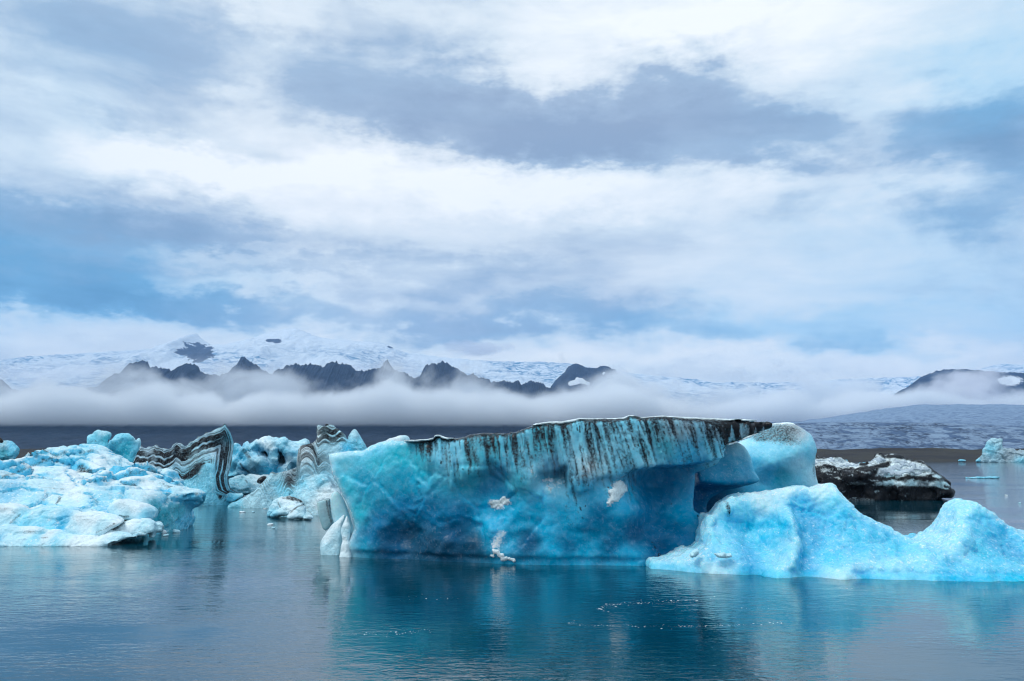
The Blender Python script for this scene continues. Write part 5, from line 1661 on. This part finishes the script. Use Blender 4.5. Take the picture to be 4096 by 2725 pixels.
    center(ob, (-16, 68, 0))
    tag(ob, 'tall column of grey-banded ice with a white cone beside it and a ribbed skirt', 'iceberg')


build_striped()
striped_two()

# small black rock on the ice column, dark boulder on its skirt
simple('boulder', 'small dark stone on top of the grey-banded column', C8([(1570, 80), (1572, 65), (1590, 54), (1612, 58), (1618, 72), (1600, 82)]), 70.0, 0.16, 0.04, C8([(1590, 70) + (0.02, 0.018, 0.018)]), 0.1, 0, 0.03, 3, frost_glow=0, zmin=4, cat='boulder')
simple('boulder', 'black angular boulder sitting between the two striped icebergs', C8([(622, 860), (640, 825), (680, 795), (720, 785), (755, 798), (752, 830), (720, 860), (680, 888), (640, 880)]), 78.0, 0.6, 0.08, C8([(690, 830) + (0.022, 0.024, 0.03)]), 0.2, 0.1, 0.12, 1.5, frost_glow=0, zmin=1, cat='boulder')

# jumbled azure berg in the gap
jr = C8([(560, 400, .2), (700, 300, .4), (620, 420, -.6), (800, 300, -.2), (900, 330, -.6), (760, 380, .8), (880, 380, .9), (980, 400, .6), (950, 440, -1.0), (800, 460, .7), (740, 500, -1.2), (600, 560, .9), (700, 570, 1.0), (850, 570, 1.1), (1000, 620, .3), (920, 480, -.6), (1050, 560, .9), (1100, 620, .8), (1000, 560, -1.0), (600, 680, -.2), (800, 680, .9), (400, 640, .4), (300, 620, -.4), (1050, 660, 1.2), (350, 480, -.3), (500, 640, .6), (900, 700, .4)])
simple('jumbled_iceberg', 'bright azure jumbled iceberg with deep scooped hollows, seen between the two striped ones',
       C8([(200, 640), (260, 500), (275, 360), (320, 375), (400, 430), (470, 470), (520, 480), (530, 450), (480, 420), (490, 395), (570, 365), (620, 310), (680, 280), (710, 262), (770, 265), (850, 262), (900, 275), (980, 295), (1080, 325), (1140, 335), (1190, 345), (1230, 330), (1260, 305), (1300, 302), (1330, 330), (1300, 360), (1260, 380), (1240, 500), (1200, 760), (1100, 780), (860, 780), (500, 790), (200, 800)]), 86.0, 3.0, 0.14,
       C8([(330, 450) + Az, (280, 420) + Cy, (420, 560) + Az, (300, 600) + Cy, (560, 400) + Cy, (620, 440) + Az, (700, 290) + Wt, (850, 290) + Wb, (950, 320) + Cy, (800, 370) + Wt, (740, 500) + Bl, (900, 440) + Az, (960, 430) + Bl, (880, 480) + Cy, (560, 590) + Wb, (650, 560) + Wb, (700, 640) + Az, (850, 560) + Wb, (980, 620) + Bl, (900, 640) + Az, (1050, 560) + Wt, (1100, 630) + Cy, (1000, 420) + Cy, (1100, 450) + Az, (1100, 380) + Wb, (400, 690) + Db, (300, 700) + Cy, (800, 690) + Az, (1050, 680) + Wb, (1200, 360) + Wb]),
       0.25, 0.4, 0.45, 0.7, [(a, b, c * 1.2) for a, b, c in jr], ICE_MID, 0.5, ((C8([(420, 420), (470, 460), (520, 520)]), 14, .8), (C8([(400, 610), (440, 670), (520, 730)]), 9, .8)), 0.35)
# white apron in front of it
simple('ice_floe', 'flat white ice apron with dark seams, filling the gap below the azure iceberg', C8([(180, 880), (240, 800), (300, 770), (400, 750), (520, 730), (640, 728), (800, 740), (900, 740), (1000, 760), (1000, 1000), (700, 1020), (400, 1040), (180, 1040)]), 82.0, 1.2, 0.12,
       C8([(300, 790) + Wb, (450, 770) + Wb, (600, 760) + Wt, (400, 860) + Cy, (550, 830) + Wb, (500, 900) + Tq2, (300, 930) + Tq2, (260, 860) + Cy]), 0.4, 0.9, 0.2, 0.8, None, ICE_MID, 0.15,
       ((C8([(240, 960), (350, 990), (520, 960)]), 12, .5), (C8([(460, 845), (480, 870)]), 7, .7), (C8([(480, 740), (500, 770)]), 7, .7), (C8([(390, 770), (400, 800)]), 4, .5), (C8([(230, 900), (420, 930), (600, 900)]), 8, .3)), 0.3, cat='ice floe')
# dark-backed slab at the foot of the first striped berg
simple('ice_block', 'grey low ice block lying at the foot of the folded striped peak', C8([(130, 1110), (180, 1040), (240, 1010), (300, 1030), (360, 1025), (420, 1020), (432, 1050), (400, 1085), (340, 1110), (280, 1140), (230, 1145), (180, 1140), (130, 1160)]), 75.2, 0.5, 0.08, C8([(250, 1070) + Tq2, (350, 1050) + Cy, (400, 1040) + Wb]), 0.2, 0.3, 0.08, 1.2, dirts=((C8([(340, 1110), (410, 1070)]), 10, .6), (C8([(180, 1060), (260, 1100)]), 10, .4)), zmin=-0.3, cat='ice block')

# rubble of small bergs under the column
rub = [
    ('whitish rubble berg with black grit on its back, below the grey-banded column', [(770, 1310), (790, 1270), (800, 1215), (840, 1150), (900, 1110), (960, 1075), (1020, 1085), (1080, 1075), (1150, 1085), (1230, 1110), (1270, 1150), (1240, 1200), (1150, 1250), (1000, 1330), (770, 1345)], 60.0, ((C8([(1040, 1085), (1100, 1100), (1180, 1110), (1240, 1130)]), 13, .9), (C8([(1090, 1060), (1200, 1100)]), 10, .8), (C8([(910, 1150), (950, 1220)]), 7, .6), (C8([(980, 1090), (1040, 1100)]), 6, .6))),
    ('smooth low white ice tongue in front of the gritty rubble', [(815, 1325), (850, 1285), (930, 1250), (1020, 1215), (1080, 1210), (1130, 1180), (1200, 1165), (1240, 1180), (1200, 1230), (1100, 1290), (1020, 1330), (815, 1345)], 58.6, ((C8([(1110, 1180), (1180, 1170)]), 4, .4),)),
    ('slanted white wedge with a dark seam along its edge, beside the gritty rubble', [(1040, 1345), (1090, 1290), (1150, 1230), (1220, 1190), (1265, 1190), (1290, 1230), (1290, 1300), (1280, 1365), (1150, 1360), (1040, 1370)], 57.4, ((C8([(1090, 1290), (1180, 1210), (1260, 1185)]), 5, .8),)),
    ('tiny white cone of ice at the waterline beside the grey block', [(1280, 1370), (1290, 1310), (1305, 1285), (1340, 1305), (1390, 1340), (1412, 1372), (1350, 1385)], 57.0, ((C8([(1330, 1340), (1380, 1362)]), 5, .4),)),
]
for lab, pts, d, dr in rub:
    simple('ice_rubble', lab, C8(pts), d, 0.7, 0.065, C8([(900, 1200) + Wb, (1000, 1150) + Wt, (1100, 1250) + Wt, (1200, 1280) + Wb, (1000, 1290) + Wb, (850, 1290) + Cy]), 0.3, 0.45, 0.12, 1.5, None, ICE_MID, 0.08, dr, 0.3, zmin=-0.4, cat='small iceberg')

# blocks standing at the left end of the streaked iceberg
simple('ice_block', 'grey-green upright ice block with a dirty side, left of the streaked iceberg', C8([(1455, 1140), (1480, 1125), (1560, 1108), (1640, 1090), (1645, 1200), (1660, 1300), (1690, 1440), (1640, 1490), (1580, 1540), (1540, 1510), (1500, 1400), (1480, 1330), (1462, 1230)]), 39.0, 0.5, 0.05,
       C8([(1520, 1200) + (0.45, 0.66, 0.70), (1540, 1400) + (0.35, 0.58, 0.64), (1620, 1200) + (0.3, 0.42, 0.46), (1640, 1400) + (0.28, 0.45, 0.5)]), 0.12, 0.05, 0.03, 1.5, None, ICE_NEAR, 0.0, ((C8([(1590, 1120), (1610, 1250), (1660, 1420)]), 9, .62), (C8([(1625, 1110), (1640, 1300)]), 6, .55), (C8([(1480, 1128), (1630, 1095)]), 3, .5)), 0.1, cat='ice block')
simple('ice_slab', 'pale frosted ice slab leaning behind the left edge of the streaked iceberg', C8([(1640, 1110), (1660, 1050), (1690, 1000), (1720, 980), (1780, 1030), (1850, 1150), (1900, 1300), (1960, 1500), (1960, 1600), (1700, 1650), (1690, 1450), (1660, 1300)]), 37.8, 0.5, 0.06,
       C8([(1700, 1100) + (0.5, 0.78, 0.84), (1780, 1250) + (0.42, 0.72, 0.8), (1850, 1400) + Wb]), 0.3, 0.1, 0.04, 1.5, None, ICE_NEAR, 0, (), 0.3, cat='ice slab')
simple('ice_lobe', 'white rounded ice lobe standing in the water at the left foot of the streaked iceberg', C2([(163, 1185), (172, 1120), (200, 1050), (245, 990), (290, 950), (330, 920), (352, 900), (345, 960), (325, 1020), (330, 1090), (325, 1150), (318, 1186), (310, 1260), (163, 1260)]), 36.9, 0.55, 0.05,
       C2([(200, 1060) + Wt, (280, 980) + Wt, (220, 1140) + Wb, (290, 1100) + (0.45, 0.72, 0.82), (300, 1040) + Wb]), 0.3, 0.3, 0.14, 1.1, None, ICE_MID, 0, (), 0.4, cat='small iceberg')
simple('ice_lobe', 'white pointed ice lobe pressed against the left foot of the streaked iceberg', C2([(310, 1210), (322, 1150), (332, 1100), (318, 1050), (330, 990), (352, 930), (368, 897), (385, 940), (403, 1000), (402, 1060), (390, 1100), (400, 1260), (305, 1260)]), 36.0, 0.5, 0.05,
       C2([(340, 1100) + Wt, (365, 950) + Wt, (370, 1040) + Wb]), 0.25, 0.25, 0.12, 1.1, None, ICE_MID, 0, (), 0.4, cat='small iceberg')
# crest of another berg showing over the rim
simple('ice_crest', 'small white ice crest showing over the rim of the streaked iceberg', C2([(660, 330), (690, 305), (740, 290), (770, 278), (815, 276), (850, 288), (862, 310), (880, 420), (640, 420)]), 46.0, 0.8, 0.07, C2([(750, 300) + Wt, (840, 300) + Wb]), 0.25, 0.2, 0.12, 1.5, frost_glow=.4, zmin=-0.5)

# far berg on the right and thin floes
simple('far_iceberg', 'grey-blue tower-shaped iceberg far off near the shore at right', C4([(2060, 318), (2085, 290), (2100, 262), (2104, 240), (2122, 222), (2128, 200), (2142, 182), (2170, 163), (2205, 160), (2222, 172), (2218, 200), (2224, 230), (2260, 240), (2280, 236), (2310, 252), (2340, 242), (2380, 256), (2420, 262), (2480, 290), (2500, 325), (2200, 325)]), 745.0, 9.0, 0.75,
       C4([(2180, 170) + Wb, (2150, 240) + Cy, (2120, 290) + (0.3, 0.5, 0.6), (2200, 270) + (0.3, 0.5, 0.6), (2260, 270) + Gy, (2330, 260) + Gy, (2340, 305) + Cy]), 3.0, 0.35, 2.0, 0.10, None, ICE_FAR, 2.5, ((C4([(2110, 235), (2150, 245), (2210, 235)]), 6, .5), (C4([(2210, 260), (2240, 300)]), 8, .5), (C4([(2160, 190), (2215, 185)]), 4, .45)), 0.2, zmin=-2)
for lab, pts, d in (('thin cyan floe drifting far out at right, between the black berg and the tower berg', [(1985, 414), (2030, 409), (2100, 406), (2180, 405), (2206, 408), (2190, 415), (2100, 418), (2020, 418)], wl(1650 + 416 * .6347)),
                    ('tiny cyan floe close under the far shore, left of the tower berg', [(1938, 306), (1950, 300), (1965, 297), (1985, 302), (1995, 308), (1960, 310)], 800.0),
                    ('cyan floe peeping over the snow of the black berg', [(1290, 325), (1340, 318), (1380, 310), (1398, 314), (1396, 324), (1340, 328)], 380.0),
                    ('small pale floe behind the low back of the black berg', [(1190, 308), (1215, 303), (1240, 300), (1248, 306), (1230, 311)], 480.0),
                    ('little white floe at the waterline left of the tower berg', [(2055, 306), (2072, 286), (2085, 300), (2080, 311), (2055, 311)], 735.0)):
    hh = max(0.06, d / 1100)
    simple('ice_floe', lab, C4(pts), d, max(0.5, d * 0.008), hh, C4([(pts[0][0], pts[0][1]) + Cy, (pts[2][0], pts[2][1]) + Sk2]), 0.5 * hh * 4, 0.3, 0.01 * hh, 1.0, None, ICE_FAR, 0, (), 0.2, zmin=-0.1, cat='ice floe', group='thin floes far out on the lagoon')


# ------------------------------------------------------------------ small pieces afloat
def chunk(u, v, w, hgt, seed, label):
    d = wl(v)
    x, _ = at(u, v, d)
    r = w * d / F / 2
    hh = hgt * d / F
    rs = np.random.RandomState(seed)
    n1, n2 = 14, 9
    vs, fs = [], []
    for i in range(n2 + 1):
        ph = math.pi * i / n2
        for j in range(n1):
            th = 2 * math.pi * j / n1
            vs.append((math.sin(ph) * math.cos(th), math.sin(ph) * math.sin(th), math.cos(ph)))
    vs = np.array(vs)
    nz = fbm(vs, 1.4, 3, 0.6, ridged=True, seed=seed)
    vs = vs * (0.85 + 0.38 * nz)[:, None]
    # one side rises to a point
    vs[:, 2] += 0.5 * np.clip(vs[:, 0] * (1 if rs.rand() > .5 else -1), 0, 1)
    vs = vs * np.array([r, r * 0.8, hh * 0.75])
    vs[:, 2] += hh * 0.22
    for i in range(n2):
        for j in range(n1):
            fs.append((i * n1 + j, (i + 1) * n1 + j, (i + 1) * n1 + (j + 1) % n1, i * n1 + (j + 1) % n1))
    ob = make_mesh('ice_chunk', vs, np.array(fs), SNOW, True, {'tint': np.tile(Wb if seed % 2 else Wt, (len(vs), 1))})
    ob.location = (x, d, 0)
    tag(ob, label, 'ice chunk', 'small ice chunks afloat')


for i, (p, w, hg, lab) in enumerate([
        (C1([(1187, 893)])[0], 30, 11, 'white winged ice chunk afloat off the tip of the lobed floe'),
        (C1([(1103, 898)])[0], 20, 13, 'white ice chunk touching the right end of the lobed floe'),
        (C1([(1116, 917)])[0], 22, 7, 'low ice chunk just below the end of the lobed floe'),
        (C1([(1820, 841)])[0], 24, 5, 'flat pale ice chunk alone on the open channel'),
        (C1([(1840, 866)])[0], 14, 4, 'tiny dark-edged ice chunk below the flat one on the channel'),
        (C1([(1632, 757)])[0], 24, 4, 'flat ice chunk near the foot of the folded striped peak'),
        (C1([(1706, 756)])[0], 12, 4, 'small ice crumb left of the gritty rubble'),
        (C1([(1785, 733)])[0], 14, 3, 'small ice crumb under the ribbed skirt'),
        (C1([(800, 952)])[0], 20, 5, 'ice crumb off the point of the thin floe'),
        (C1([(480, 967)])[0], 14, 3, 'ice crumb in front of the thin pointed floe'),
        (C2([(290, 1208)])[0], 6, 4, 'tiny ice crumb at the foot of the white lobes'),
        (C4([(2245, 524)])[0], 12, 3, 'tiny ice crumb on open water right of the black berg'),
        (C4([(2330, 574)])[0], 10, 4, 'tiny ice crumb near the right frame edge'),
        (C4([(2155, 640)])[0], 26, 4, 'dark flat crumb of ice behind the right hump of the bright berg')]):
    chunk(p[0], p[1], w, hg, 11 + i, lab)


def build_brash():
    """lines of fine ice crumbs drifting on the water"""
    rs = np.random.RandomState(5)
    vs, fs = [], []

    def bit(u, v, s):
        d = wl(v)
        x, _ = at(u, v, d)
        k = s * d / F
        a = rs.rand() * 6.28
        b0 = len(vs)
        m = 6
        for zz, sc in ((-0.15, 0.8), (0.10, 1.0), (0.28, 0.5)):
            for j in range(m):
                th = a + 6.283 * j / m
                rr = k * sc * (0.7 + 0.6 * rs.rand())
                vs.append((x + 1.6 * rr * math.cos(th), d + rr * math.sin(th) * 1.3, zz * k * 1.0))
        for lv in range(2):
            for j in range(m):
                fs.append((b0 + lv * m + j, b0 + lv * m + (j + 1) % m, b0 + (lv + 1) * m + (j + 1) % m, b0 + (lv + 1) * m + j))
        fs.append((b0 + 12, b0 + 13, b0 + 14, b0 + 15))
        fs.append((b0 + 12, b0 + 15, b0 + 16, b0 + 17))

    for pts, cnt, spread in (([(1310, 1434), (1360, 1440), (1450, 1441), (1560, 1442), (1640, 1441), (1720, 1438), (1800, 1432)], 210, 1.6),
                             ([(1375, 1403), (1400, 1394), (1440, 1390), (1500, 1388), (1560, 1384), (1640, 1378)], 170, 2.6),
                             ([(790, 1461), (850, 1460), (930, 1456), (1000, 1450)], 70, 2.2), ([(920, 1376), (1000, 1378), (1060, 1374)], 16, 3), ([(1700, 1398), (1780, 1402)], 14, 2), ([(1920, 1356), (1980, 1354)], 16, 1.2)):
        pts = np.array(pts, float) * 4096 / 2357
        seg = np.linspace(0, len(pts) - 1, 2000)
        px = np.interp(seg, np.arange(len(pts)), pts[:, 0])
        py = np.interp(seg, np.arange(len(pts)), pts[:, 1])
        for _ in range(cnt):
            i = rs.randint(0, 2000)
            bit(px[i] + rs.normal() * 6, py[i] + rs.normal() * spread * (1.2 + 2.5 * rs.rand() ** 3), 0.5 + 2.4 * rs.rand() ** 5)
    ob = make_mesh('brash_ice', np.array(vs), np.array(fs), SNOW, True, {'tint': np.tile(Wt, (len(vs), 1))})
    tag(ob, 'drifting lines of fine white ice crumbs on the dark water', 'brash ice', kind='stuff')


build_brash()


# ------------------------------------------------------------------ air: haze, fog bank and low clouds
def box(name, x0, x1, y0, y1, z0_, z1):
    v = [(x, y, z) for x in (x0, x1) for y in (y0, y1) for z in (z0_, z1)]
    q = [(0, 1, 3, 2), (4, 6, 7, 5), (0, 4, 5, 1), (2, 3, 7, 6), (0, 2, 6, 4), (1, 5, 7, 3)]
    return make_mesh(name, np.array(v, float), np.array(q), None, False)


def build_haze():
    ob = box('haze', -9600, 9600, -700, 15600, -3.2, 2450)
    m, t = new_mat('haze_air')
    out = t.n('ShaderNodeOutputMaterial')
    p = t.n('ShaderNodeVolumePrincipled')
    p.inputs['Color'].default_value = (0.34, 0.60, 1.0, 1)
    p.inputs['Density'].default_value = HAZE
    p.inputs['Anisotropy'].default_value = 0.2
    t.link(p.outputs[0], out.inputs['Volume'])
    ob.data.materials.append(m)
    tag(ob, kind='stuff')


HAZE = 3.5e-5
build_haze()


def build_fog(name, x0, x1, y0, y1, zb, ztop, dens, amp, soft, sx, label, blobs=None, step=0.35, colr=(0.93, 0.94, 1.0), bot=60.0):
    ob = box(name, x0, x1, y0, y1, zb, ztop + amp * 1.1)
    m, t = new_mat(name + '_vapour')
    out = t.n('ShaderNodeOutputMaterial')
    p = t.n('ShaderNodeVolumePrincipled')
    P = t.n('ShaderNodeNewGeometry').outputs['Position']
    x, y, z = t.xyz(P)
    n = t.noise(t.vmath('MULTIPLY', P, (1, 0.8, 1.1)), 1.0 / sx, 5, 0.58, 0.3)
    if blobs:
        acc = None
        for (cx, cy, cz, rx, ry, rz) in blobs:
            mm = t.n('ShaderNodeMapping', vector_type='TEXTURE')
            t.put(mm.inputs[0], P)
            mm.inputs[1].default_value = (cx, cy, cz)
            mm.inputs[3].default_value = (rx, ry, rz)
            r = t.math('SUBTRACT', 1.0, t.vmath('LENGTH', mm.outputs[0], out=1))
            acc = r if acc is None else t.math('SMOOTH_MAX', acc, r, 0.2)
        s = t.math('ADD', acc, t.math('MULTIPLY', t.math('SUBTRACT', n, 0.5), amp / max(rz, 1) * 2))
        d = t.rng(s, 0.0, soft, 0, 1, True)
    else:
        hgt = t.math('ADD', t.math('SUBTRACT', ztop, z), t.math('MULTIPLY', t.math('SUBTRACT', n, 0.5), amp * 2.6))
        d = t.math('MULTIPLY', t.rng(hgt, 0, soft, 0, 1, True), t.rng(z, zb, zb + bot, 0, 1, True))
    t.put(p.inputs['Density'], t.math('MULTIPLY', d, dens))
    p.inputs['Color'].default_value = colr + (1,)
    p.inputs['Anisotropy'].default_value = 0.0
    t.link(p.outputs[0], out.inputs['Volume'])
    try:
        m.cycles.volume_step_rate = step
    except Exception:
        pass
    ob.data.materials.append(m)
    return tag(ob, label, kind='stuff')


build_fog('fog_bank', -4600, 4800, 4250, 4700, 160, 345, 0.016, 170, 80, 430, None, colr=(0.93, 0.968, 1.0), bot=65)
build_fog('fog_bank', -5600, 2600, 5950, 6350, 200, 610, 0.011, 430, 280, 480, None, colr=(0.93, 0.968, 1.0))
# thin veil between the crags and the massif, a small grey cloud and a billow at right
build_fog('cloud_veil', -7000, -1100, 9600, 10600, 800, 1190, 0.0012, 170, 260, 900, None, colr=(0.97, 0.98, 1.0), bot=200)
build_fog('low_cloud', -900, 60, 9100, 9800, 1080, 1330, 0.004, 90, 0.5, 260, None, blobs=[(-330, 9450, 1210, 420, 300, 85), (-560, 9450, 1235, 230, 250, 80)], colr=(0.80, 0.84, 0.93))
build_fog('low_cloud', 3250, 4500, 6700, 7500, 330, 800, 0.006, 190, 0.35, 260, None, blobs=[(3800, 7100, 560, 330, 300, 190), (3620, 7100, 470, 330, 300, 150), (4050, 7100, 440, 300, 300, 150)], colr=(0.97, 0.975, 1.0))
